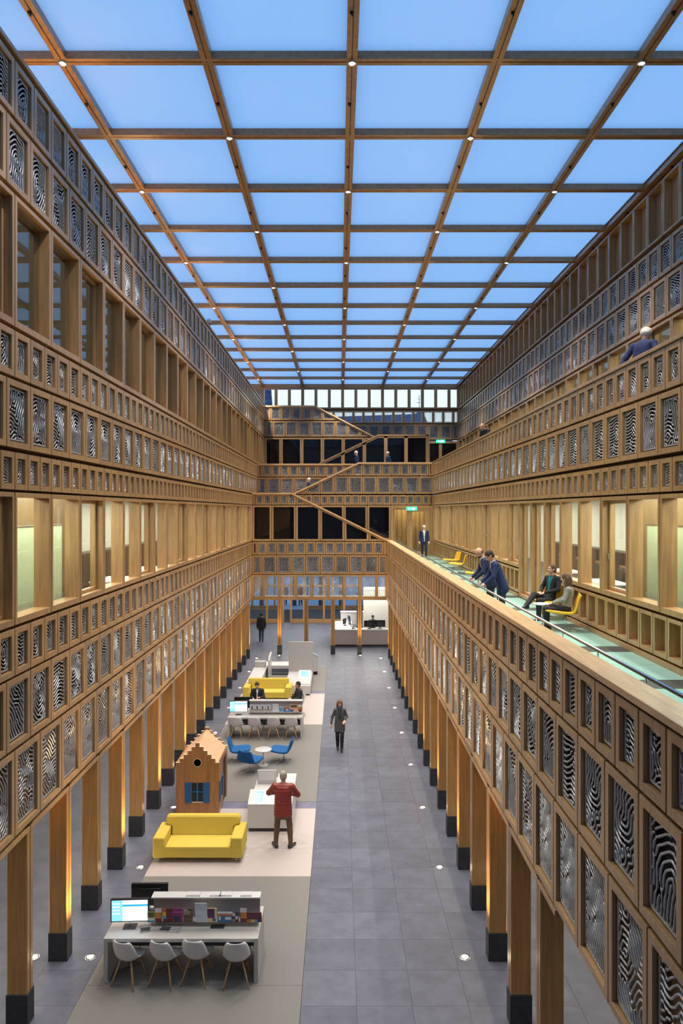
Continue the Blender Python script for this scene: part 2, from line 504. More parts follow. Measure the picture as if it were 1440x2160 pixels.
def place(parent, side, pos, a, b, z0, z1, kind, back=BACKING, clip=None, sash=False, pane=GLASS, size=''):
    """one framed panel between a and b along the wall; clip=(a,z,na,nz) in wall coordinates, back wall only"""
    w = b-a; h = z1-z0
    if w < 0.10: return None
    if side == 'L': loc, rz = (pos, a, z0), PI/2
    elif side == 'R': loc, rz = (pos, b, z0), -PI/2
    else: loc, rz = (a, pos, z0), 0.0
    fk = kind
    me = frame_mesh(w, h, fk)
    def cl(m_, ox=0.0, oz=0.0):
        if clip is None or m_ is None: return m_
        return clip_copy(m_, clip[0]-a-ox, clip[1]-z0-oz, clip[2], clip[3])
    if clip is not None:
        # entirely kept or entirely removed?
        s = [((x-clip[0])*clip[2]+(z-clip[1])*clip[3]) for x in (a, b) for z in (z0, z1)]
        if min(s) >= -0.02: return None
        if max(s) <= 0: clip = None
    me = cl(me)
    if me is None: return None
    nm = PART_NAME[kind]
    if kind == 'G': nm = size+nm
    f = link(nm, me, parent, loc, (0, 0, rz))
    def child(name, m_, ox=0.0, oy=0.0, oz=0.0):
        m_ = cl(m_, ox, oz)
        if m_ is not None: return link(name, m_, f, (ox, oy, oz))
    if kind in ('G', 'GL'):
        ow, oh = w-2*FW-GAP, h-2*FW
        if ow > 0.12:
            v = random.randrange(NVAR)
            child('grille', get_grille(round(ow-0.05, 3), round(oh-0.05, 3), v), w/2, 0.055, h/2)
        if kind == 'G':
            child('backing', slab_mesh('bk', FW, 0.115, FW, w-FW, 0.14, h-FW, back, 'backing'))
        else:
            child('pane', slab_mesh('pn', FW, 0.10, FW, w-FW, 0.11, h-FW, GLASS, 'pane'))
    elif kind == 'C':
        ow, oh = w-2*0.085-GAP, h-0.17
        v = random.randrange(NVAR)
        if ow > 0.12:
            child('grille', get_grille(round(ow-0.02, 3), round(oh-0.03, 3), v), w/2, 0.06, h/2)
    elif kind in ('W', 'WB', 'CL'):
        fw = 0.07 if kind == 'W' else 0.10
        yp = 0.17 if kind == 'W' else 0.09
        if sash:
            k = ('sash', round(w, 3), round(h, 3))
            if k not in _cache: _cache[k] = ring(MB(), 0.085, 0.105, w-0.085, h-0.075, 0.06, 0.13, 0.21).mesh('sash', WOOD)
            child('sash', _cache[k])
            k2 = ('hdl', round(w, 3), round(h, 3))
            if k2 not in _cache: _cache[k2] = MB().box(0.115, 0.10, h*0.36, 0.135, 0.13, h*0.36+0.12).mesh('window_handle', STEEL)
            child('window_handle', _cache[k2])
        child('pane', slab_mesh('pn', fw, yp, fw, w-fw, yp+0.01, h-fw, pane, 'pane'))
    return f
def seams(band, a, b, pitch=None, anchor=None):
    p = pitch or PITCH[band]
    an = anchor if anchor is not None else Y0+PHASE[band]
    k = math.floor((a-an)/p+1e-6)
    out = []
    while an+k*p < b-1e-6:
        s, e = max(a, an+k*p), min(b, an+(k+1)*p)
        if e-s > 0.11: out.append((s, e, k))
        k += 1
    return out
def band(parent, side, pos, name, a, b, kind, z=None, anchor=None, clip=None, **kw):
    z0, z1 = z or BAND[name]
    n = 0
    for (s, e, k) in seams(name, a, b, None, anchor):
        sash = kw.get('sash3') and k % 3 == 2
        args = {q: v for q, v in kw.items() if q != 'sash3'}
        place(parent, side, pos, s, e, z0, z1, kind, clip=clip, sash=sash, **args)
        n += 1
    return n

# ------------------------------------------------------------------ floor
def build_floor():
    fl = MB().box(-9.6, -3.0, -0.30, 12.0, 51.0, -0.02).build('floor', CORE)
    tag(fl, 'dark slate tiled ground floor of the atrium', 'floor', kind='structure')
    p = 10/3*U
    rows = [(Y0-p+k*p) for k in range(0, 46)]
    meshes = {}
    def tile(x0, x1, y0, y1, mat=STONE, nm='floor_tile'):
        k = (round(x1-x0, 3), round(y1-y0, 3), mat.name)
        if k not in meshes: meshes[k] = MB().box(0.002, 0.002, -0.02, x1-x0-0.002, y1-y0-0.002, 0.0).mesh(nm, mat)
        link(nm, meshes[k], fl, (x0, y0, 0))
    cols = [-0.615+p*k for k in range(0, 4)]
    n = 0
    for y in rows:
        if y > 50.5: break
        for x in cols: tile(x, x+p, y, min(y+p, 51)); n += 1
        if y < 40:
            for x in (-4.26-p, cols[-1]+p): tile(x, x+p, y, min(y+p, 51)); n += 1
    # the rest of the floor, too far to the sides or hidden behind the columns, as larger fields
    rest = MB()
    rest.box(-9.6, -3, -0.02, -4.262-p, 51, -0.0005)
    rest.box(cols[-1]+2*p+.002, -3, -0.02, 12, 51, -0.0005)
    rest.box(-4.26-p, -3, -0.02, cols[-1]+2*p, rows[0]-.002, -0.0005)
    rest.box(-4.26-p, 40.35, -0.02, -0.617, 51, -0.0005)
    rest.box(-4.258, 36.52, -0.02, -0.617, 40.35, -0.0005)
    rest.box(-4.258, 19.2, -0.02, -0.617, 19.65, -0.0005, 1)
    rest.box(-4.258, 31.2, -0.02, -0.617, 31.65, -0.0005, 1)
    rest.build('floor_field', [STONE, STONE_STRIP], fl)
    def carpet(y0, y1, mat, lab):
        o = MB().bbox(-4.255, y0, -0.018, -0.62, y1, 0.008, b=0.003).build('carpet_tile', mat)
        tag(o, lab, 'carpet')
    carpet(8.9, 12.05, CARPET_G, 'grey carpet under the front edge of the nearest white table')
    carpet(12.054, 15.64, CARPET_G, 'grey carpet between the nearest table and the near yellow sofa')
    carpet(15.644, 16.95, CARPET_L, 'pale beige carpet strip in front of the near yellow sofa')
    carpet(16.955, 19.2, CARPET_L, 'pale beige carpet beneath the near yellow sofa and red-jacketed man')
    carpet(19.65, 23.6, CARPET_G, 'grey carpet beneath the small wooden house')
    carpet(23.604, 26.73, CARPET_G, 'grey carpet beneath the far white table and blue chairs')
    carpet(26.734, 28.49, CARPET_L, 'pale beige carpet strip behind the far white table')
    carpet(28.494, 31.2, CARPET_L, 'pale beige carpet beneath the far yellow sofa')
    carpet(31.65, 34.2, CARPET_G, 'grey carpet inside the far white counter')
    carpet(34.204, 36.5, CARPET_G, 'grey carpet behind the tall white counter panel')
    return fl
FLOOR = build_floor()

# ------------------------------------------------------------------ left wall
def column_mesh():
    mb = MB()
    # shaft: two chamfered halves with a shadow groove between them, on a recessed core
    w, d = 0.225, 0.315
    for (a, b) in ((-w/2, -0.012), (0.012, w/2)):
        c = 0.012
        pts = [(-d/2+c, a), (d/2-c, a), (d/2, a+c) if a < 0 else (d/2, a), (d/2, b) if a < 0 else (d/2, b-c), (d/2-c, b), (-d/2+c, b), (-d/2, b) if a < 0 else (-d/2, b-c), (-d/2, a+c) if a < 0 else (-d/2, a)]
        mb.prism(pts, 'z', 0.50, 3.075)
    mb.box(-d/2+0.02, -0.014, 0.5, d/2-0.02, 0.014, 3.07, 1)
    return mb.mesh('shaft', [WOOD_COL, WOOD_DARK])
SHAFT = column_mesh()
PLINTH_ME = MB().bbox(-0.17, -0.125, 0, 0.17, 0.125, 0.495, b=0.006).mesh('plinth', PLINTH)
SHAFT_B = None
def column(x, y, label, rz=0.0, group='timber columns on stone plinths'):
    c = empty('timber_column', (x, y, 0), rz)
    tag(c, label, 'column', group)
    link('shaft', SHAFT, c); link('plinth', PLINTH_ME, c)
    return c
def build_left():
    mb = MB()
    Y1, Y2 = -3.0, YB1+0.1
    d0, d1 = XL-0.145, XL-0.42
    for (z0, z1) in ((3.09, 6.275), (8.275, 10.725), (12.715, 14.80)):
        mb.box(d1, 9.0, z0, d0, Y2+9, z1)
    mb.box(d1, -3, 3.09, XL, 9.0, 14.8)                    # plain stretch beside and behind the camera
    w = mb.build('wall_left', [CORE])
    tag(w, 'left atrium wall of oak framed panels and office windows', 'wall', kind='structure')
    a, b = 9.3, YB1
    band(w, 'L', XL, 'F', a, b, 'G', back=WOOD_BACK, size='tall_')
    band(w, 'L', XL, 'E', a, b, 'G', size='wide_')
    band(w, 'L', XL, 'D', a, b, 'G', size='narrow_')
    band(w, 'L', XL, 'W1', 9.318, b, 'W', sash3=True)
    band(w, 'L', XL, 'C', a, b, 'C')
    band(w, 'L', XL, 'B', a, YB3, 'G', size='wide_')
    band(w, 'L', XL, 'A', a, YB3, 'G', size='narrow_')
    band(w, 'L', XL, 'W2', 9.318, YB6, 'W', sash3=True)
    band(w, 'L', XL, 'T2', a, YB6, 'G', size='wide_')
    band(w, 'L', XL, 'T1', a, YB6, 'G', size='narrow_')
    MB().box(XL-0.40, 9.0, 14.80, XL+0.015, YB6+0.2, 14.865).build('wall_cap', WOOD, w)
    # portal headers and columns
    for (s, e, k) in seams('COL', 9.3, YB1+0.2):
        mb = MB(); ring_h = 0.07
        mb.box(XL-0.32, s+0.012, 3.075-ring_h, XL, e-0.012, 3.075)
        mb.build('portal_header', WOOD, w)
    for k in range(0, 18):
        y = Y0+2*U+k*6*U
        n = ORD[k]
        column(XL-0.165, y, f'timber column on dark plinth in the left row, {n} from the front')
    column(XL-0.165, Y0-4*U, 'timber column on dark plinth at the left picture edge')
    return w
WALL_L = build_left()

# ------------------------------------------------------------------ right walls
def build_right():
    # lower parapet wall
    a, b = 3.2, YB1
    mb = MB()
    mb.box(XR+0.145, a, 3.09, XR+0.24, b, 6.26)
    mb.box(XR, -3, 3.09, XR+0.24, a, 6.3)
    mb.box(XR+0.24, -3, 5.30, XR+0.262, b, 6.26, 1)
    w = mb.build('wall_right_lower', [CORE, WOOD])
    tag(w, 'lower right oak panel parapet wall of the first-floor gallery', 'wall', kind='structure')
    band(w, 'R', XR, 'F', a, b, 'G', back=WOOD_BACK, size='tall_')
    band(w, 'R', XR, 'E', a, b, 'G', size='wide_')
    band(w, 'R', XR, 'D', a, b, 'G', size='narrow_')
    cp = MB().bbox(XR-0.03, -3, 6.275, XR+0.275, b, 6.345, b=0.006).build('parapet_cap', WOOD_LIGHT, w)
    for (s, e, k) in seams('COL', 8.8, YB1+0.2):
        MB().box(XR, s+0.012, 3.005, XR+0.32, e-0.012, 3.075).build('portal_header', WOOD, w)
    for k in range(0, 18):
        y = Y0+2*U+k*6*U
        column(XR+0.165, y, f'timber column on dark plinth in the right row, {ORD[k]} from the front', PI)
    column(XR+0.165, Y0-4*U, 'timber column at the bottom right picture edge under the parapet', PI)
    # gallery floor
    g = MB().box(XR+0.262, -3, 5.05, XM+0.1, YB2, Z_L2-0.02).build('floor_gallery', CORE)
    tag(g, 'first-floor gallery floor of teal glass and dark slate bands', 'floor', kind='structure')
    cache = {}
    for k in range(-3, 12):
        yc = Y0+10*U*k
        for (s, e, m, nm) in ((yc-U, yc+U, SLATE_G, 'slate_band'), (yc+U, yc+5*U, TEAL, 'glass_tile'), (yc+5*U, yc+9*U, TEAL, 'glass_tile')):
            e = min(e, YB2-0.01)
            if e-s < 0.05: continue
            key = (round(e-s, 3), nm)
            if key not in cache: cache[key] = MB().box(0, 0.004, -0.02, XM-0.02-(XR+0.275), e-s-0.004, 0).mesh(nm, m)
            link(nm, cache[key], g, (XR+0.275, s, Z_L2))
    # first-floor wall (XM)
    a, b = 8.9, YB2
    mb = MB()
    for (z0, z1) in ((5.0, 6.275), (8.275, 10.72)):
        if z0 < 6:
            mb.box(XM+0.20, a, z0, XM+0.30, Y0+30*U-0.05, z1); mb.box(XM+0.20, Y0+40*U+0.05, z0, XM+0.30, b, z1)
        else: mb.box(XM+0.145, a, z0, XM+0.30, b, z1)
    mb.box(XM, -3, 5.0, XM+0.3, a, 10.74)
    w2 = mb.build('wall_right_middle', [CORE])
    tag(w2, 'right gallery wall with office windows and second-floor parapet panels', 'wall', kind='structure')
    y30, y40 = Y0+30*U, Y0+40*U
    for (s, e) in ((a, y30), (y40, b)):
        MB().box(XM-0.035, s, Z_L2, XM+0.2, e, 5.50).build('skirting', WOOD, w2)
        band(w2, 'R', XM, 'D', s, e, 'niche')
        band(w2, 'R', XM, 'W1', s, e, 'W', sash3=True)
    for (s, e) in ((y30, Y0+35*U), (Y0+35*U, y40)):
        f = place(w2, 'R', XM, s, e, Z_L2+0.005, 8.265, 'W', sash=True)
        f.name = 'gallery_door'
    band(w2, 'R', XM, 'C', a, b, 'C')
    band(w2, 'R', XM-0.03, 'B', a, b, 'G', size='wide_')
    band(w2, 'R', XM-0.03, 'A', a, b, 'G', size='narrow_')
    MB().bbox(XM-0.06, -3, 10.69, XM+0.25, b, 10.755, b=0.006).build('parapet_cap', WOOD, w2)
    MB().box(XM+0.23, -3, 9.6, XM+0.25, b, 10.70).build('parapet_lining', WOOD, w2)
    g3 = MB().box(XM+0.25, -3, 9.45, XT+0.2, YB7, Z_L3).build('floor_upper_gallery', SLATE_G)
    tag(g3, 'dark second-floor gallery floor along the top right wall', 'floor', kind='structure')
    # top wall (XT)
    a, b = 13.0, YB7
    mb = MB()
    mb.box(XT+0.145, a, 12.715, XT+0.30, b, 14.80); mb.box(XT+0.22, a, 14.80, XT+0.32, b, 16.4)
    mb.box(XT+0.15, a, Z_L3, XT+0.3, b, 10.72); mb.box(XT, -3, Z_L3, XT+0.3, a, 16.4)
    w3 = mb.build('wall_right_upper', [CORE])
    tag(w3, 'top right oak wall of niches, grilles and small windows under the roof', 'wall', kind='structure')
    MB().box(XT, a, Z_L3, XT+0.15, b, 10.72).build('wainscot', WOOD, w3)
    band(w3, 'R', XT, 'W2', a, b, 'W', sash3=True)
    band(w3, 'R', XT, 'T2', a, b, 'G', size='wide_')
    band(w3, 'R', XT, 'T1', a, b, 'G', size='narrow_')
    band(w3, 'R', XT, 'N', a, b, 'N')
build_right()

# gallery hand rail
def build_rail():
    r = empty('handrail', (3.12, 0, Z_L2))
    tag(r, 'long round steel handrail behind the first-floor parapet', 'handrail')
    MB().tube([(0, 4.0, 0.90), (0, YB2-1.0, 0.90)], 0.022, 12).build('rail', STEEL, r)
    me = MB().tube([(0, 0, 0.0), (0, 0, 0.88)], 0.009, 8).box(-.03, -.03, 0, .03, .03, .008).mesh('post', STEEL)
    for k in range(27):
        link('post', me, r, (0, 4.6+k*5*U, 0.0))
build_rail()

# ------------------------------------------------------------------ ceiling
def build_ceiling():
    S = 10*U
    jx = [0.24+S*j for j in range(-4, 4)]           # long beams
    ky = [Y0+S*k for k in range(-6, 15)]            # cross beams
    c = empty('ceiling', (0, 0, ZC))
    tag(c, 'blue glowing translucent ceiling panels in a grid of timber beams', 'ceiling', kind='structure')
    bw, bh = 0.10, 0.15
    y_end = YB7+0.05
    # each beam: two timber strips with a slot between, and a deeper carrier above
    def beam_long(x, nm):
        mb = MB()
        for (a, b) in ((-bw, -0.012), (0.012, bw)): mb.box(a, -4, 0, b, y_end, bh)
        mb.box(-0.05, -4, 0.025, 0.05, y_end, bh+0.1, 1)
        return mb.build(nm, [WOOD_BEAM, WOOD_DARK], c, (x, 0, 0))
    def beam_cross(y, nm):
        mb = MB()
        x0, x1 = jx[0], XT+0.2
        for (a, b) in ((-bw, -0.012), (0.012, bw)): mb.box(x0, a, 0.001, x1, b, bh-.001)
        mb.box(x0, -0.05, 0.026, x1, 0.05, bh+0.09, 1)
        return mb.build(nm, [WOOD_BEAM, WOOD_DARK], c, (0, y, 0))
    clip_me = MB().box(-0.03, -0.02, -0.035, 0.03, 0.02, 0.002).tube([(0, 0, -0.03), (0.02, 0, -0.07)], 0.014, 8).mesh('sensor', BLACK)
    for j, x in enumerate(jx[:-1]):
        b = beam_long(x, 'long_beam')
        for k in range(4, 13): link('sensor', clip_me, b, (-0.03, Y0+S*(k-4)+S*0.5-2.697+S*.0, 0))
    mb = MB().box(XT-0.11, -4, 0, XT+0.45, y_end, bh)
    mb.box(XT-0.14, -4, bh-0.01, XT+0.45, y_end, bh+0.02, 1)
    eb = mb.build('edge_beam', [WOOD_BEAM, WOOD_DARK], c)
    for k in range(0, 12): link('sensor', clip_me, eb, (XT+0.02, Y0+S*k+S*0.5, 0))
    for y in ky: 
        if y < y_end-0.3: beam_cross(y, 'cross_beam')
    MB().box(jx[0], y_end-0.10, -0.09, XT+0.2, y_end+0.2, bh).build('end_beam', WOOD_BEAM, c)
    pm = {}
    for j in range(len(jx)-1):
        x0, x1 = jx[j]+0.05, jx[j+1]-0.05
        if j == len(jx)-2: x1 = XT-0.10
        for k in range(len(ky)-1):
            y0, y1 = ky[k]+0.05, min(ky[k+1]-0.05, y_end)
            key = (round(x1-x0, 3), round(y1-y0, 3))
            if key not in pm: pm[key] = MB().quad((0, 0, 0), (0, key[1], 0), (key[0], key[1], 0), (key[0], 0, 0)).mesh('ceiling_panel', MEMBRANE)
            link('ceiling_panel', pm[key], c, (x0, y0, bh+0.01))
    # last strip beyond the last cross beam
    return jx, ky
JX, KY = build_ceiling()

LAMP = lamp_mat('warm_lamp', (1.0, 0.80, 0.52), 38.0)
def spot(name, loc, power, angle, blend, col, rot=(0, 0, 0), parent=None, size=0.05):
    d = bpy.data.lights.new(name, 'SPOT'); d.energy = power; d.color = col
    d.spot_size = angle; d.spot_blend = blend; d.shadow_soft_size = size
    o = bpy.data.objects.new(name, d); COL.objects.link(o)
    o.location = loc; o.rotation_euler = rot
    if parent: o.parent = parent
    return o
def build_downlights():
    house = MB().lathe([(0.085, 0.03), (0.085, -0.03), (0.065, -0.04), (0.06, -0.015)], 20).mesh('lamp_housing', STEEL)
    lens = MB().lathe([(0.0, -0.035), (0.04, -0.032), (0.06, -0.018)], 20).mesh('lamp_lens', LAMP)
    rows = {}
    names = {0: 'left', 1: 'inner left', 2: 'middle', 3: 'inner right', 4: 'right'}
    for r in range(0, 15):
        y = Y0+10*U*r
        if y > YB7-0.2: break
        for j in range(5):
            if (r % 2 == 1) != (j % 2 == 0): continue
            x = JX[j+2] if False else 0.24+10*U*(j-2)
            o = empty('ceiling_spotlight', (x, y, ZC))
            rows[j] = rows.get(j, 0)+1
            tag(o, f'small round warm spotlight on the {names[j]} ceiling beam, {ORD[rows[j]-1]} from the front', 'spotlight', 'round ceiling spotlights')
            link('housing', house, o); link('lens', lens, o)
            spot('spotlight_beam', (0, 0, -0.06), 900, math.radians(104), 1.0, (1, .89, .71), parent=o)
build_downlights()
def build_uplights():
    ringm = MB().lathe([(0.055, 0.001), (0.055, 0.007), (0.10, 0.007), (0.105, 0.0)], 24).mesh('trim_ring', STEEL)
    lens = MB().lathe([(0.056, 0.004), (0.0, 0.008)], 24).mesh('lamp_lens', LAMP)
    def up(x, y, lab, tilt, power=850):
        o = empty('floor_uplight', (x, y, 0.0))
        tag(o, lab, 'floor light', 'recessed floor lights')
        link('trim_ring', ringm, o); link('lamp_lens', lens, o)
        spot('uplight_beam', (0, 0, 0.03), power, math.radians(42), 0.8, (1, .66, .30), (PI, tilt, 0), o, 0.04)
    for k in range(9):
        y = Y0+8*U+k*12*U
        up(-4.45, y, f'round recessed floor light beside the left columns, {ORD[k]} from the front', math.radians(-9))
        up(2.25, y, f'round recessed floor light beside the right columns, {ORD[k]} from the front', math.radians(9))
        if k < 3: up(3.15, y, f'round recessed floor light behind the right columns, {ORD[k]} from the front', math.radians(-9), 300)
        if k < 3: up(-5.45, y, f'round recessed floor light behind the left columns, {ORD[k]} from the front', math.radians(9), 300)
    up(-3.30, YB1-0.36, 'round floor light before the second column of the back row', 0, 500)
    up(1.17, YB1-0.36, 'round floor light before the fifth column of the back row', 0, 500)
build_uplights()

# ------------------------------------------------------------------ back walls and stairs
def sloped_line(p, q):
    """line through p and q (x,z); returns clip tuple keeping what lies below"""
    d = Vector((q[0]-p[0], q[1]-p[1])); n = Vector((-d.y, d.x)); n.normalize()
    if n.y < 0: n = -n
    return n
def cap_run(parent, pts, y0, y1, t=0.095, mat=None):
    """wood handrail cap following (x,z) points"""
    for (p, q) in zip(pts[:-1], pts[1:]):
        n = sloped_line(p, q)
        d = Vector((q[0]-p[0], q[1]-p[1])).normalized()*0.0
        mb = MB().prism([(p[0], p[1]-t), (q[0], q[1]-t), (q[0], q[1]), (p[0], p[1])], 'y', y0, y1)
        mb.build('stair_cap', mat or WOOD_LIGHT, parent)
def under_frame(parent, p, q, y0, y1, t=0.10, off=0.10):
    MB().prism([(p[0], p[1]-off-t), (q[0], q[1]-off-t), (q[0], q[1]-off), (p[0], p[1]-off)], 'y', y0, y1).build('sloped_frame', WOOD, parent)
def build_back():
    # ---- plane 1: ground-floor end wall with the first flight of the stair
    p, q = (2.74, 6.335), (-2.62, 8.965)
    n = sloped_line(q, p); clip = (p[0], p[1]-0.20, n.x, n.y)
    mb = MB()
    mb.box(XL, YB1+0.145, 4.41, XR+0.2, YB1+0.3, 6.28)
    mb.box(XL, YB1+0.12, 8.27, -3.0, YB1+0.3, 8.9)
    mb.prism([(XL, 6.28), (2.4, 6.28), (-2.62, 8.75), (XL, 8.75)], 'y', YB1+0.20, YB1+0.3)
    w = mb.build('wall_back_lower', [CORE])
    tag(w, 'lower back wall of oak panels under the first stair flight', 'wall', kind='structure')
    band(w, 'B', YB1, 'F', XL, XR, 'GL', anchor=-4.21)
    band(w, 'B', YB1, 'E', XL, XR, 'G', anchor=-4.28, size='wide_')
    band(w, 'B', YB1, 'D', XL, XR, 'G', anchor=-4.01, size='narrow_')
    band(w, 'B', YB1, 'W1', XL, 2.5, 'WB', anchor=-3.75, pane=GLASS_DARK, clip=clip)
    band(w, 'B', YB1, 'C', XL, -1.5, 'G', anchor=-3.74, clip=clip, size='narrow_')
    cap_run(w, [(XL, 8.965), (-2.62, 8.965), (2.74, 6.335)], YB1-0.05, YB1+0.14)
    under_frame(w, (-2.62, 8.965), (2.6, 6.404), YB1, YB1+0.14)
    MB().box(XL, YB1-0.02, 3.01, XR, YB1+0.3, 3.135).build('portal_header', WOOD, w)
    MB().box(XL, YB1+0.03, 4.40, XR, YB1+0.2, 4.46).build('joint_strip', WOOD_DARK, w)
    for k in range(6):
        x = -4.79+k*(2.62+4.79)/5
        if k in (0, 5): continue
        column(x, YB1+0.12, f'timber column on plinth across the back opening, {ORD[k-1]} from the left', PI/2)
    # ---- plane 2: first-floor end wall under the second flight
    p, q = (-2.59, 8.985), (1.116, 10.745)
    n = sloped_line(p, q); clip = (p[0], p[1]-0.20, n.x, n.y)
    mb = MB()
    mb.box(-1.6, YB2+0.145, 8.27, XM, YB2+0.3, 8.93)
    mb.prism([(-2.5, 8.6), (XM, 8.6), (XM, 10.7), (1.1, 10.7), (-2.5, 8.95)], 'y', YB2+0.145, YB2+0.3)
    mb.box(-4.8, YB2+0.145, 5.4, 2.95, YB2+0.25, 6.3)
    mb.box(-4.8, YB2+0.2, 6.3, 2.95, YB2+0.25, 8.3)
    w = mb.build('wall_back_middle', [CORE])
    tag(w, 'middle back wall of oak panels with gallery exit door', 'wall', kind='structure')
    band(w, 'B', YB2, 'W1', -2.424, 2.97, 'WB', anchor=2.97, pane=GLASS_DARK)
    band(w, 'B', YB2, 'C', -2.424, XM, 'G', anchor=2.97, size='narrow_')
    band(w, 'B', YB2, 'B', -2.7, XM, 'G', anchor=2.97, clip=clip, size='wide_')
    band(w, 'B', YB2, 'A', -2.7, XM, 'G', anchor=2.97, clip=clip, size='narrow_')
    cap_run(w, [(-2.59, 8.985), (1.116, 10.745), (XM, 10.745)], YB2-0.05, YB2+0.14)
    under_frame(w, (-2.4, 9.075), (1.116, 10.745), YB2, YB2+0.14)
    # exit door of the gallery
    d = empty('door_1', (2.97, YB2, Z_L2))
    tag(d, 'oak and glass gallery exit door below the lower green exit sign', 'door', kind='structure')
    W = XM-2.97; H = 8.26-Z_L2
    ring(MB(), 0, 0, W, H, 0.14, -0.01, 0.16).build('door_frame', WOOD, d)
    ring(MB(), 0.15, 0.01, 1.02, H-0.15, 0.09, 0.02, 0.09).build('side_light', WOOD, d)
    MB().box(0.24, 0.05, 0.1, 0.93, 0.06, H-0.24).build('pane', GLASS, d)
    ring(MB(), 1.03, 0.01, W-0.15, H-0.15, 0.20, 0.01, 0.10).build('door_leaf', WOOD, d)
    MB().box(1.22, 0.05, 0.2, W-0.34, 0.06, H-0.34).build('pane', GLASS, d)
    MB().tube([(1.12, -0.05, 1.05), (1.12, 0.02, 1.05)], 0.012).tube([(1.11, -0.05, 1.05), (1.25, -0.05, 1.05)], 0.011).build('door_handle', STEEL, d)
    # lobby behind the door: oak lined back wall
    r = MB().box(2.6, 43.6, Z_L2-0.1, 5.9, 43.7, 8.9)
    for k in range(9): r.box(3.0+k*0.28, 43.52, Z_L2, 3.16+k*0.28, 43.6, 8.5)
    r = r.build('wall_lobby', ROOMWOOD); tag(r, 'oak slatted lobby wall seen through the gallery exit door', 'wall', kind='structure')
    area_light('lobby_luminaire', (4.2, 42.6, 8.4), 2.0, 1.6, 80, (1, .8, .45))
    # ---- plane 3: second-floor landing parapet
    mb = MB().box(XL, YB3+0.145, 8.27, 2.2, YB3+0.28, 10.70)
    w = mb.build('wall_back_landing', [CORE])
    tag(w, 'oak panel parapet of the second-floor landing behind the stair', 'wall', kind='structure')
    band(w, 'B', YB3, 'B', XL, 1.9, 'G', anchor=-3.48, size='wide_')
    band(w, 'B', YB3, 'A', XL, 1.9, 'G', anchor=-4.03, size='narrow_')
    cap_run(w, [(XL, 10.755), (2.0, 10.755)], YB3-0.05, YB3+0.14)
    lf = MB().box(XL, YB3+0.29, 9.5, XM+0.3, YB7, Z_L3-0.01).box(1.15, YB2+0.31, 9.5, XM+0.3, YB3+0.29, Z_L3-0.01).build('floor_landing', SLATE_G)
    tag(lf, 'second-floor landing behind the back parapet', 'floor', kind='structure')
    # ---- plane 5: glazed screen with the third flight
    sc = empty('glazed_screen', (0, YB5, Z_L3))
    tag(sc, 'dark glazed screen with sloping oak top on the second-floor landing', 'screen')
    pts = [(-1.24, 10.99), (2.45, 12.76), (5.62, 12.76)]
    def part(nm, mb, mat):
        o = mb.build(nm, mat, sc); o.location = (0, -YB5, -Z_L3); return o
    for (a, b) in zip(pts[:-1], pts[1:]):
        part('sloping_cap', MB().prism([(a[0], a[1]-0.09), (b[0], b[1]-0.09), b, a], 'y', YB5-0.06, YB5+0.12), WOOD)
        part('inner_frame', MB().prism([(a[0], a[1]-0.21), (b[0], b[1]-0.21), (b[0], b[1]-0.10), (a[0], a[1]-0.10)], 'y', YB5-0.02, YB5+0.1), WOOD)
    def top(x): return 10.99+(x+1.24)*(12.76-10.99)/(2.45+1.24) if x < 2.45 else 12.76
    xs = [-1.1, 0.24, 1.59, 2.94, 4.22, 5.50]
    for x in xs[1:-1]:
        part('mullion', MB().prism([(x-.11, Z_L3), (x+.11, Z_L3), (x+.11, top(x+.11)-0.1), (x-.11, top(x-.11)-0.1)], 'y', YB5-0.02, YB5+0.1), WOOD)
    part('end_post', MB().box(5.46, YB5-0.06, Z_L3, 5.70, YB5+0.12, 12.76), WOOD)
    for (a, b) in zip(xs[:-1], xs[1:]):
        poly = [(a, Z_L3+0.02), (b, Z_L3+0.02), (b, top(b)-0.2)]
        if a < 2.45 < b: poly.append((2.45, 12.56))
        poly.append((a, top(a)-0.2))
        part('pane', MB().prism(poly, 'y', YB5+0.03, YB5+0.05), GLASS_DARK)
    # ---- plane 6: third-floor stair wall
    p, q = (2.17, 12.86), (-1.55, 14.80)
    n = sloped_line(q, p); clip = (p[0], p[1]-0.20, n.x, n.y)
    mb = MB().prism([(XL, 12.715), (2.3, 12.715), (-1.55, 14.7), (XL, 14.7)], 'y', YB6+0.145, YB6+0.28)
    mb.box(XL, YB6+0.18, Z_L3, 5.6, YB6+0.25, 12.72)
    w = mb.build('wall_back_upper', [CORE])
    tag(w, 'upper back wall of oak panels under the topmost stair flight', 'wall', kind='structure')
    band(w, 'B', YB6, 'W2', XL, 5.66, 'WB', z=(Z_L3, 12.705), anchor=-3.78, pane=GLASS_DARK)
    band(w, 'B', YB6, 'T2', XL, 2.3, 'G', anchor=-3.49, clip=clip, size='wide_')
    band(w, 'B', YB6, 'T1', XL, 2.3, 'G', anchor=-3.78, clip=clip, size='narrow_')
    cap_run(w, [(XL, 14.80), (-1.55, 14.80), (2.4, 12.74)], YB6-0.05, YB6+0.14)
    under_frame(w, (-1.55, 14.80), (2.2, 12.845), YB6, YB6+0.14)
    # ---- plane 7: clerestory
    mb = MB().box(XL-3, YB7+0.145, 12.72, XT, YB7+0.25, 13.82)
    mb.box(XL-3, YB7+0.03, 14.70, XT, YB7+0.2, 14.845); mb.box(XL-3, YB7+0.03, 13.78, XT, YB7+0.2, 13.86); mb.box(XL-3, YB7+0.2, Z_L3-1, 5.6, YB7+0.3, 12.72)
    w = mb.build('wall_back_clerestory', [CORE])
    tag(w, 'topmost back wall with clerestory windows to the evening sky', 'wall', kind='structure')
    band(w, 'B', YB7, 'N', XL-2.6, XT, 'CL', anchor=-4.26)
